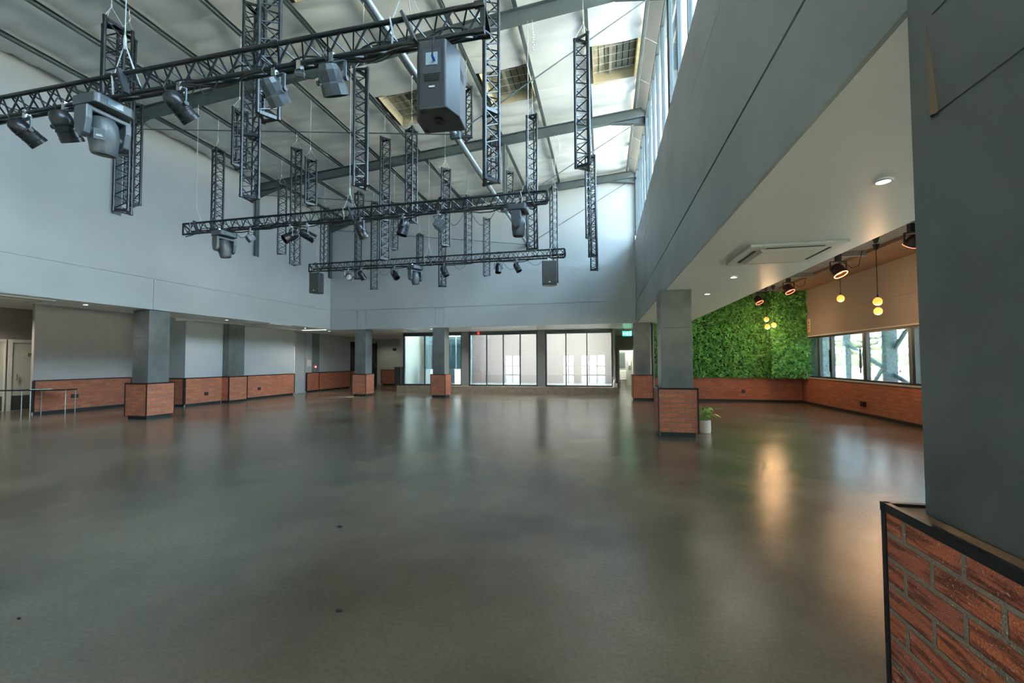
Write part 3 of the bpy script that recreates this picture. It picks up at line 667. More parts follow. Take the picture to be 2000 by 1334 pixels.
# portal frames
FY = [3.9, 8.5, 13.1, 17.42]
fl = ['nearest portal rafter overhead', 'portal rafter over the middle lighting bar, nearest one in view', 'portal rafter over the rear lighting bar, second in view', 'rearmost portal rafter against the back wall']
for k, y in enumerate(FY):
    t = thing('portal_frame', fl[k]+', blue-grey steel', 'steel frame', (0, y, 0))
    x0, x1 = -12.74, 1.30; hw = .075
    def zz(x, b_): return roofz(x, b_)
    m = MB()
    for (za, zb, w) in ((0, .018, hw), (.018, .272, .006), (.272, .29, hw)):
        m.add([(x0, -w, zz(x0, RB+za)), (x1, -w, zz(x1, RB+za)), (x1, w, zz(x1, RB+za)), (x0, w, zz(x0, RB+za)), (x0, -w, zz(x0, RB+zb)), (x1, -w, zz(x1, RB+zb)), (x1, w, zz(x1, RB+zb)), (x0, w, zz(x0, RB+zb))],
              [(0, 3, 2, 1), (4, 5, 6, 7), (0, 1, 5, 4), (1, 2, 6, 5), (2, 3, 7, 6), (3, 0, 4, 7)])
    m.build('rafter', STEEL, t)
    for s_, xe in ((1, x0), (-1, x1)):   # tapered haunches under both ends
        zl = zz(xe, RB); ze = zz(xe+s_*1.0, RB)
        MB().add([(xe, -.006, zl-.22), (xe+s_*1.0, -.006, ze), (xe, -.006, zl), (xe, .006, zl-.22), (xe+s_*1.0, .006, ze), (xe, .006, zl),
                  (xe, -hw, zl-.235), (xe+s_*1.0, -hw, ze-.012), (xe+s_*1.0, hw, ze-.012), (xe, hw, zl-.235), (xe, -hw, zl-.22), (xe+s_*1.0, -hw, ze), (xe+s_*1.0, hw, ze), (xe, hw, zl-.22)],
                 [(0, 1, 2), (3, 5, 4), (6, 7, 8, 9), (10, 13, 12, 11), (6, 9, 13, 10), (6, 10, 11, 7), (9, 8, 12, 13)]).build('haunch', STEEL, t)
    for xe, z0 in ((-12.72, 5.48), (1.40, 6.4)):   # columns
        m = MB(); m.box(xe-.08, xe-.065, -.09, .09, z0, zz(xe, RB+.28)); m.box(xe+.065, xe+.08, -.09, .09, z0, zz(xe, RB+.28)); m.box(xe-.065, xe+.065, -.006, .006, z0, zz(xe, RB+.28))
        m.build('column', STEEL, t)
    if k:
        xn, zn = -3.12, 6.55
        m = MB(); m.box(xn-.045, xn+.045, -.04, .04, zn, zz(xn, RB)); m.build('queen_post', STEEL, t)
        MB().tube([(x0+.3, 0, zz(x0+.3, RB)-.15), (xn, 0, zn)], .013).build('tie_rod', STEEL, t)
        MB().tube([(x1-.3, 0, zz(x1-.3, RB)-.15), (xn, 0, zn)], .013).build('tie_rod', STEEL, t)
        B(xn-.11, xn+.11, -.05, .05, zn-.09, zn+.09).build('node_plate', STEEL, t)
t = thing('roof_tube', 'long galvanised tube running front to back below the roof', 'steel tube')
MB().tube([(-3.12, -4.9, 6.55), (-3.12, 17.4, 6.55)], .055, 14).build('tube', STEEL_L, t, smooth=True)

# clerestory glazing between columns
zc0, zc1 = 6.4, 8.98
t = thing('window_6', '', ''); del t['label']; del t['category']; t['kind'] = 'structure'
B(1.30, 1.38, -5, 17.5, zc1-.05, zc1+.03).build('window_frame', FRAMEC, t)
B(1.31, 1.38, -5, 17.5, zc0, zc0+.03).build('window_frame', FRAMEC, t)
bounds = [-5]+[-.7]+FY[:3]+[17.5]
for a, b_ in zip(bounds[:-1], bounds[1:]):
    n = 5; a2, b2 = a+.1, b_-.1
    for j in range(n+1):
        y = a2+(b2-a2)*j/n
        B(1.305, 1.375, y-.035, y+.035, zc0+.03, zc1-.05).build('mullion', FRAMEC, t)
    for j in range(n):
        y = a2+(b2-a2)*j/n; y2 = a2+(b2-a2)*(j+1)/n
        B(1.335, 1.343, y+.035, y2-.035, zc0+.03, zc1-.05).build('pane', GLASSC, t)

# ------------------------------------------------------------------ hall behind the camera
m = MB()
ops = [(-10.85, -9.15), (-4.4, -3.15), (-2.45, .15)]
TOP = {}
xx = -19.6
for a, b_ in ops+[(7.4, 7.4)]:
    m.box(xx, a, -5.2, -5.0, 0, 4.3) if a > xx else None; xx = b_
for a, b_ in ops: m.box(a, b_, -5.2, -5.0, TOP.get(a, 2.2), 4.3)
m.box(-13.2, 1.6, -5.2, -5.0, 4.3, 10)
struct(m.build('wall_rear', PAINT))
for k, (a, b_) in enumerate(ops):
    t = thing('door_%d' % (6+k), '', ''); del t['label']; del t['category']; t['kind'] = 'structure'
    n = 2 if b_-a < 2 else 3
    tp = TOP.get(a, 2.2); m = MB()
    for j in range(n+1): x = a+(b_-a)*j/n; m.box(x-.07, x+.07, -5.12, -5.04, 0, tp)
    for z in (0.0, .95, tp-.06): m.box(a, b_, -5.12, -5.04, z, z+.11)
    m.build('door_frame', FRAME, t); B(a, b_, -5.085, -5.077, .05, tp-.05).build('door_glass', GLASS, t)

# ------------------------------------------------------------------ ceiling fittings
DISC = mat('lit_lamp_disc', (.9, .9, .9), .4, emit=(1, .97, .92), estr=14)
RING = mat('white_lamp_ring', (.75, .75, .72), .35)
dl = [(2.28, 4.0, 3.08, 'nearest recessed downlight in the right soffit, in front of the air conditioner'), (2.28, 8.1, 3.08, 'recessed downlight in the right soffit just beyond the air conditioner'),
      (2.28, 10.05, 3.08, 'third recessed downlight along the right soffit'), (2.28, 12.2, 3.08, 'small recessed downlight right of the plant pillar top'),
      (-13.1, 8.15, 3.1, 'recessed downlight in the left soffit before the foreground pillar'), (-13.15, 12.35, 3.1, 'recessed downlight in the left soffit beside the wall pilaster'),
      (-13.1, 16.3, 3.1, 'recessed downlight at the rear of the left soffit'), (-13.1, 18.0, 3.08, 'recessed downlight above the short brick dado, rear left corner'),
      (-13.9, 24.2, 3.08, 'recessed downlight far back beside the black door'), (-18.1, 8.2, 3.42, 'added out-of-view downlight brightening the left alcove doors'),  # alcove lamp is added out of view to lift the dark doors
      (-7.75, 17.95, 3.08, 'recessed downlight left of the second far pillar'), (-5.71, 17.85, 3.08, 'recessed downlight right of the second far pillar'),
      (-3.85, 17.95, 3.08, 'recessed downlight over the middle of the storefront'), (-.7, 17.9, 3.08, 'recessed downlight over the right end of the storefront')]
d0 = None
for x, y, z, lab in dl:
    if d0 is None:
        d0 = thing('downlight', lab, 'downlight', (x, y, z), 0, 'recessed downlights')
        MB().lathe([(.062, -.001), (.062, -.012), (.05, -.014), (.042, -.002)], 20, cap=False).build('trim_ring', RING, d0, smooth=True)
        MB().lathe([(.001, -.004), (.041, -.004)], 16, cap=False).build('lamp', DISC, d0)
    else: dup(d0, (x, y, z), 0, lab)
    if 1:
        s = bpy.data.lights.new('downlight_beam', 'SPOT'); s.energy = 14 if x > 0 and y < 17 else (150 if x < -17 else 26 if y > 20 else (30 if y < 17 else 85)); s.spot_size = radians(150); s.spot_blend = .6; s.shadow_soft_size = .04; s.color = (1, .93, .82)
        so = bpy.data.objects.new('downlight_beam', s); COL.objects.link(so); so.location = (x, y, z-.03)
def cassette(x, y, z, sx_, sy_, lab):
    t = thing('air_conditioner', lab, 'air conditioner', (x, y, z), 0, 'ceiling air conditioners')
    MB().prism([(-sx_, -sy_), (sx_, -sy_), (sx_, sy_), (-sx_, sy_)], -.035, -.001).build('fascia_panel', WHITE, t, bevel=.008)
    MB().add([(-sx_*.72, -sy_*.72, -.036), (sx_*.72, -sy_*.72, -.036), (sx_*.72, sy_*.72, -.036), (-sx_*.72, sy_*.72, -.036), (-sx_*.62, -sy_*.62, -.06), (sx_*.62, -sy_*.62, -.06), (sx_*.62, sy_*.62, -.06), (-sx_*.62, sy_*.62, -.06)],
             [(4, 7, 6, 5), (0, 1, 5, 4), (1, 2, 6, 5), (2, 3, 7, 6), (3, 0, 4, 7)]).build('intake_grille', mat('cream_grille', (.72, .70, .62), .5), t)
    for s_ in (-1, 1):
        B(min(s_*sx_*.76, s_*sx_*.82), max(s_*sx_*.76, s_*sx_*.82), -sy_*.6, sy_*.6, -.040, -.034).build('air_slot', GROOVE, t)
        B(-sx_*.6, sx_*.6, min(s_*sy_*.76, s_*sy_*.82), max(s_*sy_*.76, s_*sy_*.82), -.040, -.034).build('air_slot', GROOVE, t)
cassette(2.42, 6.42, 3.08, .56, .56, 'large square white cassette unit in the right soffit')
cassette(-13.42, 6.8, 3.1, .6, .6, 'white cassette unit at the far left edge of the left soffit')
cassette(-13.2, 14.3, 3.1, .6, .6, 'white cassette unit in the left soffit above the pilaster')
cassette(-9.5, 18.4, 3.08, .6, .6, 'white cassette unit between the first and second far pillars')

# ------------------------------------------------------------------ pendants and heat spots in the right wing
AMB = mat('amber_glass_glow', (.9, .4, .1), .2, emit=(1, .30, .05), estr=1.3)
FIL = mat('glowing_filament', (1, .8, .5), .3, emit=(1, .72, .32), estr=9)
def pendant(x, y, zb, lab):
    t = thing('pendant_lamp', lab, 'pendant lamp', (x, y, zb), 0, 'amber globe pendants')
    zt = 4.16 if x < 6.06 else 4.08
    MB().lathe([(.03, zt-zb-.13), (.065, zt-zb-.01), (.065, zt-zb)], 16).build('ceiling_rose', BLACKP, t, smooth=True)
    MB().tube([(0, 0, .13), (0, 0, zt-zb-.1)], .007, 6).build('cord', WIRE, t)
    MB().lathe([(.012, .15), (.022, .13), (.022, .085)], 12).build('lamp_holder', BLACKP, t)
    MB().lathe([(.022, .088), (.05, .07), (.072, .04), (.08, 0), (.072, -.04), (.045, -.068), (.004, -.08)], 20, cap=False).build('glass_globe', AMB, t, smooth=True)
    MB().tube([(-.015, 0, .07), (-.02, 0, -.03), (0, 0, .04), (.02, 0, -.03), (.015, 0, .07)], .005, 6).build('filament', FIL, t)
    l = bpy.data.lights.new('pendant_glow', 'POINT'); l.energy = 18; l.color = (1, .58, .3); l.shadow_soft_size = .09
    lo = bpy.data.objects.new('pendant_glow', l); COL.objects.link(lo); lo.location = (x, y, zb-.13)
pendant(5.6, 10.13, 2.80, 'nearest hanging globe, upper one of the close pair by the windows')
pendant(5.95, 10.76, 2.66, 'lower globe of the close pair hanging by the windows')
pendant(5.7, 11.72, 3.09, 'single globe hanging left of the close pair, behind a red spotlight')
pendant(5.75, 16.0, 2.79, 'globe hanging alone before the leaf wall, right of two stacked globes')
pendant(5.6, 16.24, 3.01, 'upper of two stacked globes before the leaf wall')
pendant(5.35, 15.45, 2.70, 'lower of two stacked globes before the leaf wall')
HOT = mat('glowing_red_lamp_face', (.8, .2, .1), .3, emit=(1, .22, .13), estr=1.8)
HOTW = mat('glowing_orange_lamp_face', (.9, .5, .2), .3, emit=(1, .40, .16), estr=2.6)
def hotspot(x, y, z, lab, aim=(.25, -.3, -1), face=HOT, s=1.0):
    t = thing('spotlight', lab, 'spotlight', (x, y, z), 0, 'red spotlights in the right wing')
    d = Vector(aim).normalized(); M = d.to_track_quat('Z', 'Y').to_matrix().to_4x4()
    MB().lathe([(.05*s, -.16*s), (.10*s, -.12*s), (.125*s, -.04*s), (.13*s, .10*s), (.12*s, .10*s), (.11*s, .02*s)], 22, M, cap=True).build('housing', mat('maroon_black_housing', (.045, .018, .018), .35), t, smooth=True)
    MB().lathe([(.001, .035*s), (.11*s, .035*s)], 20, M, cap=False).build('lens', face, t)
    MB().lathe([(.118*s, .10*s), (.132*s, .10*s), (.132*s, .112*s), (.118*s, .112*s)], 22, M, cap=False).build('glowing_rim', face, t)
    m = MB(); m.bar((-.15*s, 0, 0), (-.15*s, 0, .2*s), .02, .03); m.bar((.15*s, 0, 0), (.15*s, 0, .2*s), .02, .03); m.bar((-.15*s, 0, .2*s), (.15*s, 0, .2*s), .03, .02)
    m.build('bracket', BLACKP, t)
    B(-.05, .05, -.05, .05, .2*s, 4.16-z).build('mount', BLACKP, t)
    MB().tube([(.1, 0, .2), (.28, 0, .05), (.42, 0, .1), (.5, 0, 4.15-z)], .008, 6).build('power_cable', WIRE, t)
hotspot(5.46, 8.85, 3.72, 'red-glowing spotlight half hidden by the near pillar', (-.3, .8, -1), HOT, .8)
hotspot(5.46, 11.29, 3.70, 'orange-glowing spotlight above the single hanging globe', (.3, -.45, -1), HOTW, 1.1)
hotspot(5.46, 14.03, 3.72, 'red-glowing spotlight second from the leaf wall', (.3, -.45, -1))
hotspot(5.46, 16.55, 3.74, 'red-glowing spotlight closest to the leaf wall', (.3, -.45, -1))

# ------------------------------------------------------------------ triangular trusses
CS = .27; CR = .026            # chord spacing, chord radius
def tri(rot): return [(CS/sqrt(3)*cos(rot+2*pi*i/3), CS/sqrt(3)*sin(rot+2*pi*i/3)) for i in range(3)]
def lattice(P, L, r=.0075, pitch=.26):
    m = MB(); n = max(2, round((L-.1)/pitch)); h = (L-.1)/n
    for i in range(3):
        a, b_ = P[i], P[(i+1) % 3]
        for k in range(n):
            z0 = .05+k*h; zm = z0+h/2; z1 = z0+h
            m.bar((*a, z0), (*b_, zm), r*2); m.bar((*b_, zm), (*a, z1), r*2)
    return m
def end_plate(P, z, t=.012, hgt=.05, s=1):
    m = MB()
    for i in range(3):
        a = Vector((*P[i], z)); b_ = Vector((*P[(i+1) % 3], z)); m.bar(a, b_, .012, hgt)
        c = Vector((0, 0, z)); ai = a.lerp(c, .55); bi = b_.lerp(c, .55)
        zz = Vector((0, 0, -s*hgt/2)); zt = Vector((0, 0, -s*hgt/2+s*.008))
        m.add([a+zz, b_+zz, bi+zz, ai+zz, a+zt, b_+zt, bi+zt, ai+zt], [(0, 3, 2, 1), (4, 5, 6, 7), (0, 1, 5, 4), (2, 3, 7, 6)])
    for p in P: m.lathe([(CR+.004, z-hgt/2), (CR+.004, z+hgt/2)], 10, Matrix.Translation((*p, 0)))
    return m
PROTO = {}
def vtruss(x, y, z0, z1, rot, lab, joint=None):
    L = round(z1-z0, 2)
    grp = {1: 'short hanging trusses', 2: 'mid-length hanging trusses', 3: 'long hanging trusses'}[1 if L < 1.6 else 2 if L < 3 else 3]
    zt = roofz(x, PB); key = L
    P = tri(0)
    if key not in PROTO:
        t = thing('hanging_truss', lab, 'truss', (x, y, z0), rot, grp)
        for p in P: MB().tube([(*p, 0), (*p, L)], CR, 10).build('chord', BLACKM, t, smooth=True)
        if L > 3:
            zj = 1.18; 
            lattice(P, L).build('lattice', BLACKM, t)
            end_plate(P, zj-.03).build('joint_plate', BLACKM, t)
        else: lattice(P, L).build('lattice', BLACKM, t)
        end_plate(P, .025).build('end_plate', BLACKM, t); end_plate(P, L-.025, s=-1).build('end_plate', BLACKM, t)
        PROTO[key] = t
    else: t = dup(PROTO[key], (x, y, z0), rot, lab, grp)
    # its own suspension line up to the purlin
    for c in list(t.children):
        if c.name.startswith('suspension'): bpy.data.objects.remove(c)
    top = zt-z0; kn = min(L+.26, top-.1); m = MB()
    for p in P: m.tube([(*p, L), (0, 0, kn)], .004, 5)
    m.tube([(0, 0, kn), (0, 0, top)], .0045, 5)
    m.tube([(0, 0, top-.22), (.015, .01, top-.16), (-.012, 0, top-.1), (.012, -.01, top-.04), (0, 0, top)], .009, 6)
    m.lathe([(.004, kn-.02), (.013, kn), (.013, kn+.03), (.004, kn+.06)], 8)
    m.build('suspension_line', ROPE, t)
    return t
A30 = radians(-90)
V = [
 (-10.53, 7.38, 5.2, 7.57, 20, 'mid-length truss tucked behind the long truss beside the large moving head'),
 (-10.53, 9.5, 5.2, 7.57, 65, 'mid-length truss standing behind the left end of the middle bar'),
 (-10.53, 11.87, 5.2, 7.57, 40, 'mid-length truss left of the long one with two round cans before it'),
 (-10.53, 14.1, 5.2, 7.57, 10, 'mid-length truss above the small left speaker of the rear bar'),
 (-10.53, 16.35, 5.2, 7.57, 50, 'mid-length truss hanging at the rear left corner below a short one'),
 (-9.05, 6.2, 4.5, 8.05, -15, 'long truss passing behind the nearest bar at the large moving head'),
 (-9.05, 10.78, 4.5, 8.05, 15, 'long truss behind the two round cans on the middle bar'),
 (-9.05, 15.15, 4.5, 8.05, 35, 'long rear truss reaching below the rear bar at its left part'),
 (-7.6, 4.95, 5.75, 7.0, -60, 'short truss nearest the left wall, rising above the nearest bar'),
 (-7.6, 7.35, 5.75, 7.0, 30, 'short truss just left of the big pair of trusses'),
 (-7.6, 9.57, 5.75, 7.0, 25, 'short truss hanging clear above the two round cans'),
 (-7.6, 11.85, 5.75, 7.0, 55, 'short truss showing just above the middle bar behind the central tall one'),
 (-7.6, 14.15, 5.75, 7.0, 10, 'short truss hanging just below the middle bar beside a round can'),
 (-7.6, 16.35, 5.75, 7.0, 42, 'short rear truss dropping onto the rear bar at its centre moving head'),
 (-6.14, 6.2, 4.5, 8.05, 5, 'long truss of the big foreground pair, the rear and lower one'),
 (-6.14, 10.83, 4.5, 8.05, 18, 'long truss crossing the middle bar left of its centre can'),
 (-6.14, 15.27, 4.5, 8.05, 48, 'long rear truss ending lowest beneath the rear bar near the centre'),
 (-4.67, 4.97, 5.07, 7.45, 28, 'mid-length truss of the big foreground pair, cut by the top edge'),
 (-4.67, 7.38, 5.07, 7.45, -22, 'mid-length truss hanging alone left of the big speaker'),
 (-4.67, 9.57, 5.07, 7.45, 60, 'mid-length truss whose foot hangs beside the middle bar centre can'),
 (-4.67, 11.83, 5.07, 7.45, 12, 'mid-length truss crossing the middle bar beside the square flood'),
 (-4.67, 14.0, 5.07, 7.45, 33, 'mid-length truss between middle and rear bars right of the square flood'),
 (-4.67, 16.35, 5.07, 7.45, 8, 'mid-length rear truss crossing the rear bar left of its last small cans'),
 (-3.22, 9.53, 7.0, 8.27, -10, 'short truss high up right behind the big speaker'),
 (-3.22, 11.9, 7.0, 8.27, 40, 'short high truss hidden behind the tall one right of the speaker'),
 (-3.22, 14.2, 7.0, 8.27, 15, 'short high truss in front of the rear rafter above the middle bar'),
 (-1.76, 6.37, 4.45, 8.0, 20, 'tall truss at the right end of the nearest bar beside the speaker'),
 (-1.76, 10.6, 4.45, 8.0, -35, 'long truss crossing the right end of the middle bar'),
 (-1.76, 15.2, 4.45, 8.0, 30, 'long truss above the right speaker of the rear bar'),
 (-.3, 7.5, 5.05, 7.45, -55, 'rightmost foreground truss, nearest of the line by the clerestory'),
 (-.33, 12.0, 5.05, 7.45, -20, 'second truss of the line by the clerestory'),
 (-.33, 14.05, 5.05, 7.45, 22, 'third truss of the line by the clerestory'),
 (-.3, 16.25, 5.05, 7.45, 50, 'rearmost and lowest-looking truss of the line by the clerestory'),
]
for x, y, z0, z1, r, lab in V: vtruss(x, y, z0, z1, radians(r), lab)

# horizontal lighting bars: vertical flat face toward the camera, third chord behind
def hbar(y, x0, x1, lab, wires, seed, loops):
    rn = random.Random(seed); z = 4.985; t = thing('lighting_bar', lab, 'lighting bar', (x0, y, z), 0, 'horizontal lighting bars')
    L = x1-x0; P = [(0, CS/2), (0, -CS/2), (CS*.866, 0)]       # (dy, dz)
    for dy, dz in P: MB().tube([(0, dy, dz), (L, dy, dz)], CR, 10).build('chord', BLACKM, t, smooth=True)
    m = MB(); n = round(L/.32); h = L/n
    for i in range(3):
        a, b_ = P[i], P[(i+1) % 3]
        for k in range(n):
            m.bar((k*h, *a), ((k+.5)*h, *b_), .015); m.bar(((k+.5)*h, *b_), ((k+1)*h, *a), .015)
    m.build('lattice', BLACKM, t)
    for xe in (0, L):
        m = MB()
        for i in range(3): m.bar((xe, *P[i]), (xe, *P[(i+1) % 3]), .05, .012)
        m.build('end_plate', BLACKM, t)
    for k in range(1, int(L/2.36)+1):      # section couplers
        for dy, dz in P: MB().tube([(k*2.36-.05, dy, dz), (k*2.36+.05, dy, dz)], CR+.01, 10).build('coupler', BLACKM, t)
    # cable loom wound along the lower chord, with drooping loops
    pts = []
    nn = int(L/.12)
    for k in range(nn+1):
        u = k/nn*L; pts.append((u, .05*sin(u*7+seed)+.03, -CS/2-.03-.03*sin(u*3.1+seed)+.02*rn.random()))
    MB().tube(pts, .014, 6).build('cable_loom', WIRE, t)
    pts = [(k/nn*L, .1+.06*sin(k*.9), .02*sin(k*.37)-.02) for k in range(nn+1)]
    MB().tube(pts, .010, 6).build('cable_loom', WIRE, t)
    for u, w, dr in loops:
        u -= x0
        MB().tube([(u+w*q/8, .02, -CS/2-dr*sin(pi*q/8)) for q in range(9)], .006, 6).build('cable_loop', WIRE, t)
    for xw in wires:
        u = xw-x0; top = roofz(xw, RB)-z
        m = MB()
        m.tube([(u, 0, .52), (u, 0, top)], .006, 6)
        m.tube([(u-.16, 0, CS/2), (u, 0, .52), (u+.16, 0, CS/2)], .006, 6); m.tube([(u, CS*.866, 0), (u, 0, .52)], .006, 6)
        m.lathe([(.01, .44), (.018, .5), (.018, .56), (.01, .62)], 8, Matrix.Translation((u, 0, 0)))
        m.tube([(u-.17, -.02, CS/2+.03), (u-.13, -.03, -.02), (u-.16, .0, -CS/2-.02)], .010, 6)
        m.build('suspension_rope', ROPE, t)
        MB().bar((u-.02, -.03, CS/2+.04), (u+.13, -.05, -CS/2-.03), .07, .03).build('splice_box', BLACKP, t)
    return t
hbar(3.85, -10.6, -1.13, 'nearest lighting bar, black triangular truss crossing the upper left', (-5.68, -1.95), 1, [(-6.9, .35, .12), (-5.0, .4, .2), (-4.6, .3, .16), (-3.3, .5, .18), (-2.6, .6, .12)])
hbar(8.5, -10.45, -1.12, 'middle lighting bar, black triangular truss below the big speaker', (-10.05, -5.69, -1.5), 2, [(-6.6, .4, .15), (-3.4, .5, .3), (-2.8, .6, .35), (-8.9, .5, .2), (-2.3, .7, .12)])
hbar(13.1, -10.4, -1.17, 'rear lighting bar, black triangular truss with a speaker at each end', (-10.1, -5.75, -1.46), 3, [(-7.7, .6, .25), (-4.9, .5, .2), (-3.2, .6, .3), (-2.4, .6, .2)])

# loose chain tails at the right
for x, y, lab in ((-1.48, 8.5, 'loose white chain tail under the second rafter by the vents'), (-1.42, 13.1, 'loose white chain tail under the third rafter near the clerestory')):
    z1 = roofz(x, RB); t = thing('rope_tail', lab, 'chain', (x+.08, y, z1))
    m = MB(); m.tube([(0, 0, 0), (.01, 0, -.25)], .006, 6); m.build('rope', ROPE, t)
    m = MB()
    for q in range(8): m.lathe([(.010, 0), (.016, .012), (.010, .03)], 8, Matrix.Translation((.01+.012*(q % 2), 0, -.28-q*.055)))
    m.build('chain_links', CHROME, t)

# ------------------------------------------------------------------ stage lamps
def rotM(d, loc=(0, 0, 0)): return Matrix.Translation(loc) @ Vector(d).normalized().to_track_quat('Z', 'Y').to_matrix().to_4x4()
def ia(x, y, z, right, down, toward):
    v = (Vector((x, y, z))-Vector((0, 0, 1.6))).normalized(); r = v.cross(Vector((0, 0, 1))).normalized(); u = r.cross(v)
    return (r*right-u*down-v*toward).normalized()
def parcan(x, y, aim, lab, s=1.0, z=4.82, kind='round', bright=False):
    """root at the clamp; body hangs below and points along aim"""
    t = thing('stage_lamp', lab, 'stage lamp', (x, y, z), 0, 'round par cans' if kind == 'round' else 'stage lamps on the bars')
    d = ia(x, y, z, *aim); c = Vector((0, 0, -.27*s)); M = rotM(d, c)
    if kind == 'round':
        prof = [(.03, -.20), (.075, -.19), (.105, -.15), (.118, -.09), (.118, -.04), (.124, -.035), (.124, -.02), (.118, -.015), (.118, .04), (.124, .045), (.124, .06), (.118, .065), (.120, .13), (.126, .135), (.126, .19), (.118, .19), (.112, .10)]
        nn = 24
    else:
        prof = [(.05, -.17), (.105, -.16), (.125, -.10), (.125, .02), (.145, .04), (.15, .16), (.14, .16), (.13, .12)]
        nn = 10
    hg = MB().lathe([(r*s, q*s) for r, q in prof], nn, M).build('housing', BLACKG if kind == 'round' else CHAR, t, smooth=(kind == 'round'))
    MB().lathe([(.001, prof[-1][1]*s), (prof[-1][0]*s, prof[-1][1]*s)], nn, M, cap=False).build('lens', mat('bright_lens', (.75, .78, .75), .2, emit=(1, 1, .95), estr=.25) if bright else mat('dark_lens', (.10, .12, .13), .1), hg)
    w = d.cross(Vector((0, 0, 1)));  w = w.normalized() if w.length > .1 else Vector((1, 0, 0)); R = (.15 if kind == 'round' else .17)*s
    m = MB(); pu = Vector((0, 0, -.06*s))
    for sg in (-1, 1): m.bar(c+w*R*sg, pu+w*R*sg, .012, .035, w)
    m.bar(pu-w*R, pu+w*R, .012, .035, w); m.build('bracket', BRKT, t)
    for sg in (-1, 1): MB().lathe([(.028*s, 0), (.028*s, .03)], 12, rotM(w*sg, c+w*R*sg)).build('tilt_knob', BLACKP, t)
    m = MB(); m.box(-.025, .025, -.03, .03, -.06*s, .05); m.box(-.04, .04, -.012, .012, -.01, .04); m.build('clamp', CHROME, t)
    bk = M @ Vector((0, 0, -.2*s))
    MB().tube([bk, bk+Vector((-.05, 0, .06)), bk+Vector((-.02, .02, .16)), Vector((0, .02, .03))], .008, 6).build('lead', WIRE, t)
    return t
def flood(x, y, aim, lab, s=1.0, z=4.82):
    t = thing('flood_lamp', lab, 'flood lamp', (x, y, z), 0, 'stage lamps on the bars')
    d = ia(x, y, z, *aim); c = Vector((0, 0, -.22*s)); M = rotM(d, c)
    MB().prism([(-.11*s, -.08*s), (.11*s, -.08*s), (.11*s, .08*s), (-.11*s, .08*s)], -.07*s, .05*s, M).build('housing', CHAR, t, bevel=.012)
    m = MB()
    for q in range(6): m.box((-.09+.036*q)*s-.004, (-.09+.036*q)*s+.004, -.07*s, .07*s, -.10*s, -.07*s, M)
    m.build('cooling_fins', CHAR, t)
    MB().box(-.095*s, .095*s, -.065*s, .065*s, .05*s, .056*s, M).build('lens', mat('dark_lens', (.10, .12, .13), .1), t)
    m = MB(); 
    for sg in (-1, 1): m.bar(M @ Vector((sg*.12*s, 0, 0)), Vector((sg*.10*s, 0, -.05)), .01, .025)
    m.bar((-.1*s, 0, -.05), (.1*s, 0, -.05), .025, .01); m.build('bracket', BRKT, t)
    B(-.025, .025, -.03, .03, -.05, .05).build('clamp', CHROME, t)
    return t
def moving_head(x, y, rz, aim, lab, s=1.0, z=4.80):
    t = thing('moving_head', lab, 'moving head', (x, y, z), rz, 'moving head lamps')
    # base box with display
    MB().prism([(-.21*s, -.17*s), (-.17*s, -.20*s), (.17*s, -.20*s), (.21*s, -.17*s), (.21*s, .17*s), (.17*s, .20*s), (-.17*s, .20*s), (-.21*s, .17*s)], -.13*s, -.01).build('base', CHAR, t, bevel=.012)
    B(-.09*s, .07*s, -.206*s, -.198*s, -.105*s, -.035*s).build('display', mat('display_window', (.10, .15, .18), .15), t)
    m = MB()
    for sg in (-1, 1): m.box(sg*.12*s-.025, sg*.12*s+.025, -.02, .02, -.01, .05)
    m.build('clamp', CHROME, t)
    # yoke
    m = MB(); zt = -.15*s
    m.prism([(-.23*s, -.10*s), (.23*s, -.10*s), (.23*s, .10*s), (-.23*s, .10*s)], zt-.06*s, zt)
    for sg in (-1, 1):
        a, b_ = sorted((sg*.235*s, sg*.165*s)); M = Matrix(((0, 0, 1, 0), (1, 0, 0, 0), (0, 1, 0, 0), (0, 0, 0, 1)))
        m.prism([(-.10*s, zt-.02*s), (.10*s, zt-.02*s), (.105*s, zt-.16*s), (.07*s, zt-.33*s), (.0, zt-.37*s), (-.07*s, zt-.33*s), (-.105*s, zt-.16*s)], a, b_, M)
    m.build('yoke', CHAR, t, bevel=.015)
    c = Vector((0, 0, zt-.25*s)); M = rotM(aim, c)
    prof = [(.06, -.20), (.105, -.185), (.135, -.13), (.145, -.02), (.142, .07), (.13, .15), (.125, .21), (.112, .235), (.105, .235), (.095, .20)]
    hd = MB().lathe([(r*s, q*s) for r, q in prof], 22, M).build('head', CHAR, t, smooth=True)
    MB().lathe([(.001, .202*s), (.095*s, .202*s)], 20, M, cap=False).build('lens', mat('dark_lens', (.10, .12, .13), .08), hd)
    m = MB(); m.box(-.05*s, .05*s, -.149*s, -.143*s, -.03*s, .09*s, M); m.build('head_panel', mat('lighter_panel', (.09, .115, .13), .35), hd)
    m = MB(); m.box(-.03*s, .03*s, -.151*s, -.1492*s, .045*s, .053*s, M); m.box(-.022*s, .026*s, -.151*s, -.1492*s, .034*s, .039*s, M); m.build('badge', WHITE, hd)
    for sg in (-1, 1): MB().lathe([(.05*s, 0), (.05*s, .05*s)], 16, rotM((sg, 0, 0), c+Vector((sg*.125*s, 0, 0)))).build('pivot', CHAR, t, smooth=True)
    return t
Y1_ = 3.85
parcan(-7.30, Y1_, (.75, .62, .02), 'black par can at the far left end, leftmost lamp of the nearest bar', .86, 4.82)
parcan(-6.62, Y1_, (.42, .9, 0), 'black par can immediately left of the large moving head', .95, 4.84)
moving_head(-5.98, Y1_, radians(88), (.10, .10, -1), 'large charcoal moving head on the nearest bar, with white badge', 1.02, 4.80)
parcan(-4.82, Y1_, (.68, .68, .03), 'black par can just right of the large moving head', .86, 4.82)
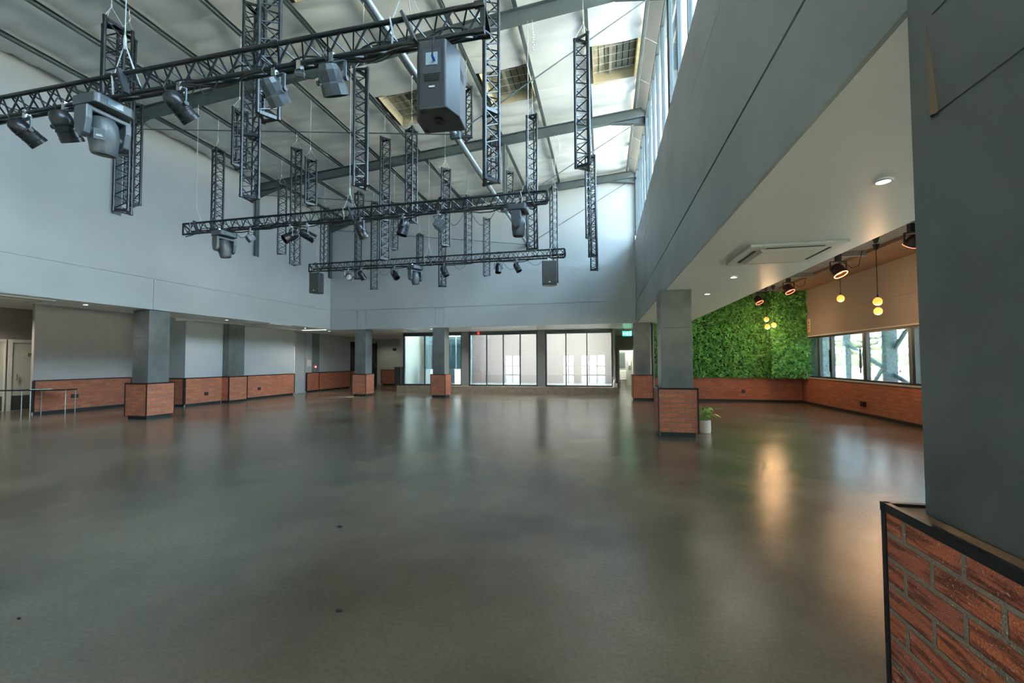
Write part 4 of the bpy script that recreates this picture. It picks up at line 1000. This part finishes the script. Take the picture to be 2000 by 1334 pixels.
parcan(-3.52, Y1_, (.5, .82, .05), 'faceted charcoal lamp in front of the big pair of trusses', .84, 4.80, 'led')
parcan(-2.80, Y1_, (.3, .92, .15), 'faceted charcoal lamp left of the single foreground truss', .9, 4.84, 'led')
tt = flood(-3.2, Y1_, (.1, 1, 0), 'tiny black fitting between the two faceted lamps', .45, 4.82)
moving_head(-9.17, 8.5, radians(78), (.15, -.1, -1), 'charcoal moving head at the left end of the middle bar', 1.0, 4.82)
flood(-8.38, 8.5, (.6, .75, .1), 'small square flood beside the middle bar left moving head', 1.0)
parcan(-7.26, 8.5, (-.8, .5, .35), 'round can facing left, first of the pair on the middle bar', .9)
parcan(-6.80, 8.5, (.85, .4, .08), 'round can facing right, second of the pair on the middle bar', .9)
parcan(-5.39, 8.5, (.45, .88, .1), 'round can under the middle bar below the single foreground truss', .95, 4.84)
parcan(-4.34, 8.5, (-.2, .9, .3), 'round can with a bright rim at the centre of the middle bar', .95, 4.84)
flood(-3.50, 8.5, (-.5, .75, .2), 'square flood on the middle bar right of centre', 1.3, 4.84)
moving_head(-1.72, 8.5, radians(88), (0, 0, -1), 'slim moving head pointing straight down at the middle bar right end', 1.0, 4.84)
parcan(-8.78, 13.1, (.1, .15, 1), 'round can with pale face turned to the room on the rear bar', .9, 4.84, 'round', True)
parcan(-8.27, 13.1, (.5, .8, .1), 'round can next to the pale-faced one on the rear bar', .85, 4.84)
parcan(-7.01, 13.1, (.4, .6, .5), 'round can on the rear bar left of its moving head', .9, 4.82)
moving_head(-6.25, 13.1, radians(60), (.1, 0, -1), 'moving head at the centre of the rear bar', 1.0, 4.84)
parcan(-5.19, 13.1, (.4, .8, .3), 'round can on the rear bar right of its moving head', .9, 4.84)
parcan(-3.33, 13.1, (0, .8, .4), 'small round can on the rear bar, left of the last two', .8, 4.82)
parcan(-2.70, 13.1, (.4, .7, .3), 'small round can on the rear bar, nearest the right speaker', .8, 4.82)

# ------------------------------------------------------------------ speakers
def speaker(x, y, z, w, dep, h, rz, lab, back=False):
    t = thing('loudspeaker', lab, 'loudspeaker', (x, y, z), rz, 'hanging loudspeakers')
    # plan: front (-y) wide, back narrower
    pl = [(-w/2, -dep/2), (w/2, -dep/2), (w/2, dep*.05), (w*.30, dep/2), (-w*.30, dep/2), (-w/2, dep*.05)]
    MB().prism(pl, 0, h).build('cabinet', BLACKP, t, bevel=.015)
    B(-w*.46, w*.46, -dep/2-.012, -dep/2+.002, h*.04, h*.96).build('grille', GRILLE, t, bevel=.006)
    B(-.03, .03, -dep/2-.017, -dep/2-.012, h*.10, h*.14).build('badge', WHITE, t)
    for sg in (-1, 1):
        a, b_ = sorted((sg*(w/2+.002), sg*(w/2-.02))); B(a, b_, -dep*.25, 0, h*.62, h*.76).build('side_handle', GROOVE, t)
    if back:
        cp = B(-w*.20, w*.20, dep/2-.004, dep/2+.006, h*.50, h*.86).build('connector_panel', CHAR, t)
        B(-w*.13, w*.13, dep/2+.006, dep/2+.010, h*.62, h*.80).build('control_plate', mat('pale_control_plate', (.35, .45, .52), .3), cp)
        MB().lathe([(.014, 0), (.014, .06)], 8, Matrix.Translation((-w*.06, dep/2+.01, h*.68)) @ Matrix.Rotation(-pi/2, 4, 'X')).build('blue_plug', mat('blue_plug', (.02, .08, .45), .4), cp)
        B(-.03, .03, dep/2, dep/2+.006, h*.30, h*.325).build('badge', WHITE, t)
        m = MB()
        for q in range(5): m.box(-w*.17, w*.17, dep/2+.002, dep/2+.008, h*(.40+.018*q), h*(.406+.018*q))
        m.build('vent_slots', GROOVE, t)
        MB().lathe([(.0, -.002), (.055, -.002), (.06, -.012), (.03, -.012), (.025, -.004)], 18, Matrix.Translation((0, 0, 0))).build('pole_socket', TRIM, t)
        for q, (fx, fy) in enumerate(((-.4, -.38), (.4, -.38), (-.24, .40), (.24, .40))): MB().lathe([(.02, 0), (.024, -.014)], 10, Matrix.Translation((fx*w, fy*dep, 0))).build('rubber_foot', GROOVE, t)
        MB().tube([(-w*.06, dep/2+.07, h*.68), (-w*.10, dep/2+.10, h*.80), (-.02, dep/2, h*1.02), (.03, .1, h*1.12)], .008, 6).build('signal_cable', WIRE, t)
    m = MB(); m.bar((-.03, 0, h), (-.03, 0, 4.86-z), .03, .008); m.bar((.03, 0, h), (.03, 0, 4.86-z), .03, .008); m.box(-.05, .05, -.04, .04, 4.80-z, 4.86-z); m.build('hanging_bracket', CHROME, t)
    return t
speaker(-1.64, 3.98, 4.08, .46, .44, .70, radians(180+4), 'big black loudspeaker hung from the nearest bar, back toward the camera', True)
speaker(-10.06, 13.12, 4.05, .42, .36, .72, radians(-2), 'small black loudspeaker hanging at the left end of the rear bar')
speaker(-1.66, 13.12, 3.97, .46, .36, .76, radians(8), 'small black loudspeaker hanging at the right end of the rear bar')

# ------------------------------------------------------------------ glass tables at the left wall
def gtable(x, y, rz, sx_, sy_, h, lab):
    t = thing('glass_table', lab, 'table', (x, y, 0), rz, 'glass console tables')
    B(-sx_/2, sx_/2, -sy_/2, sy_/2, h-.012, h).build('glass_top', GLASST, t)
    m = MB()
    for a, b_ in (((-1, -1), (1, -1)), ((1, -1), (1, 1)), ((1, 1), (-1, 1)), ((-1, 1), (-1, -1))):
        m.bar((a[0]*sx_/2, a[1]*sy_/2, h-.03), (b_[0]*sx_/2, b_[1]*sy_/2, h-.03), .025, .03)
    m.build('top_rim', mat('dark_bronze_rim', (.035, .032, .03), .4, .5), t)
    for a in (-1, 1):
        for b_ in (-1, 1): MB().tube([(a*(sx_/2-.02), b_*(sy_/2-.02), 0), (a*(sx_/2-.02), b_*(sy_/2-.02), h-.03)], .012, 10).build('leg', CHROME if b_ < 0 else STEEL_L, t)
    pass
gtable(-16.42, 9.48, radians(24), .92, .40, .80, 'thin chrome glass table in front of the left brick dado')
gtable(-17.75, 8.95, radians(24), 1.5, .40, .80, 'thin dark-rimmed glass table before the cream IN door')

# ------------------------------------------------------------------ floor debris
for x, y, r, lab in ((-2.52, 3.64, .5, 'dark scrap on the floor, farthest of three'), (-1.68, 2.43, 1.2, 'dark scrap on the floor nearest the bottom centre'), (-3.59, 1.94, 2.2, 'tiny dark scrap on the floor near the left edge')):
    rn = random.Random(int(r*10)); s = .022 if r < 2 else .012
    top = [(s*(1+.5*rn.random())*cos(q*pi/3+r), .5*s*(1+.6*rn.random())*sin(q*pi/3+r)) for q in range(6)]
    tag(MB().prism(top, 0, .006, Matrix.Translation((x, y, .0))).build('leaf_scrap', mat('dark_scrap', (.012, .010, .009), .8)), lab, 'debris')

# ------------------------------------------------------------------ outside the right windows
post = mat('blue_grey_outdoor_steel', (.15, .22, .26), .5)
vy = [18.1, 15.7, 13.3, 10.9, 8.5]
for k, y in enumerate(vy[:4]):
    w = .10 if k % 2 == 0 else .16
    tag(B(8.95-w, 8.95+w, y-w*.7, y+w*.7, -.35, 4.0).build('verandah_post', post), ['blue-grey post outside, first from the leaf wall', 'slim blue-grey post outside where the braces cross', 'wide blue-grey post outside the second window', 'blue-grey post outside close to the near pillar'][k], 'post', 'verandah posts')
for k, (a, b_) in enumerate((((9.0, 18.0, 2.1), (9.0, 13.4, .2)), ((9.05, 17.4, .1), (9.05, 14.2, 3.4)), ((9.0, 13.2, 2.6), (9.0, 10.9, .2)), ((9.02, 18.2, .55), (9.02, 8.0, .55)))):
    tag(MB().bar(a, b_, .07, .11).build('verandah_brace', post), ['diagonal steel brace falling right outside the windows', 'diagonal steel brace rising right outside the windows', 'diagonal steel brace outside close to the near pillar', 'low horizontal rail outside the windows'][k], 'brace', 'verandah bracing')
struct(B(7.6, 9.3, -5, 20, 3.9, 4.1).build('verandah_roof', post))
struct(B(7.4, 7.9, 16.75, 17.9, -.3, 3.2).build('wall_outside_return', mat('pale_blue_grey_render', (.42, .52, .58), .6)))
def tree(x, y, h, w, seed, lab, c=(.22, .26, .19)):
    rn = random.Random(seed); t = thing('tree', lab, 'tree', (x, y, -.35), 0, 'trees across the field')
    MB().tube([(0, 0, 0), (.1, 0, h*.5), (0, .1, h*.75)], [.35, .25, .12], 8).build('trunk', mat('grey_bark', (.13, .10, .08), .9), t)
    m = MB()
    for _ in range(26):
        a = rn.uniform(0, 2*pi); rr_ = rn.uniform(0, w*.42); cz = h*rn.uniform(.42, .82); s = rn.uniform(.16, .3)*h*.6
        M = Matrix.Translation((rr_*cos(a), rr_*sin(a), cz)) @ Matrix.Rotation(a, 4, 'Z') @ Matrix.Diagonal((s*1.2, s, s*.62, 1))
        m.lathe([(.3*(.9+.2*rn.random()), -1+.05), (.75, -.6), (1, -.1), (.85*(.9+.2*rn.random()), .45), (.45, .85), (.05, 1)], 9, M)
    m.build('crown', mat('hazy_foliage', c, .9, var=.3, vscale=.6), t)
tree(56, 108, 8.5, 11, 1, 'broad hazy tree across the field, left of the braces crossing')
tree(63, 96, 7.5, 10, 2, 'hazy tree across the field between the two posts')
tree(70, 92, 9.5, 9, 3, 'taller hazy tree seen right of the wide post')
tree(48, 112, 10, 7, 4, 'hazy tree at the leaf wall end of the far window')
tag(MB().prism([(30, 150), (140, 118), (150, 90), (152, 92), (142, 121), (30, 154)], -.35, 3.2).build('hedge_line', mat('hazy_hedge', (.24, .27, .20), .9, var=.25, vscale=.3)), 'low hazy line of scrub along the far edge of the field', 'hedge', kind='stuff')
# parked car in the field
t = thing('car', 'small pale car parked far out in the dry grass', 'car', (42, 73, -.35), radians(60))
side = [(-2.1, .35), (2.1, .35), (2.15, .75), (1.9, .95), (1.1, 1.0), (.5, 1.45), (-1.0, 1.48), (-1.7, 1.05), (-2.15, .95)]
M = Matrix(((1, 0, 0, 0), (0, 0, 1, 0), (0, 1, 0, 0), (0, 0, 0, 1)))
MB().prism(side, -.85, .85, M).build('body', mat('silver_car_paint', (.55, .57, .58), .3, .4), t, bevel=.06)
MB().prism([(-1.5, 1.02), (.95, 1.02), (.45, 1.38), (-.95, 1.4)], -.87, .87, M).build('side_windows', mat('car_glass', (.03, .04, .05), .1), t)
for wx in (-1.3, 1.35):
    for wy in (-.8, .8): MB().lathe([(.33, -.1), (.33, .1)], 16, Matrix.Translation((wx, wy, .33)) @ Matrix.Rotation(pi/2, 4, 'X')).build('wheel', TRIM, t)
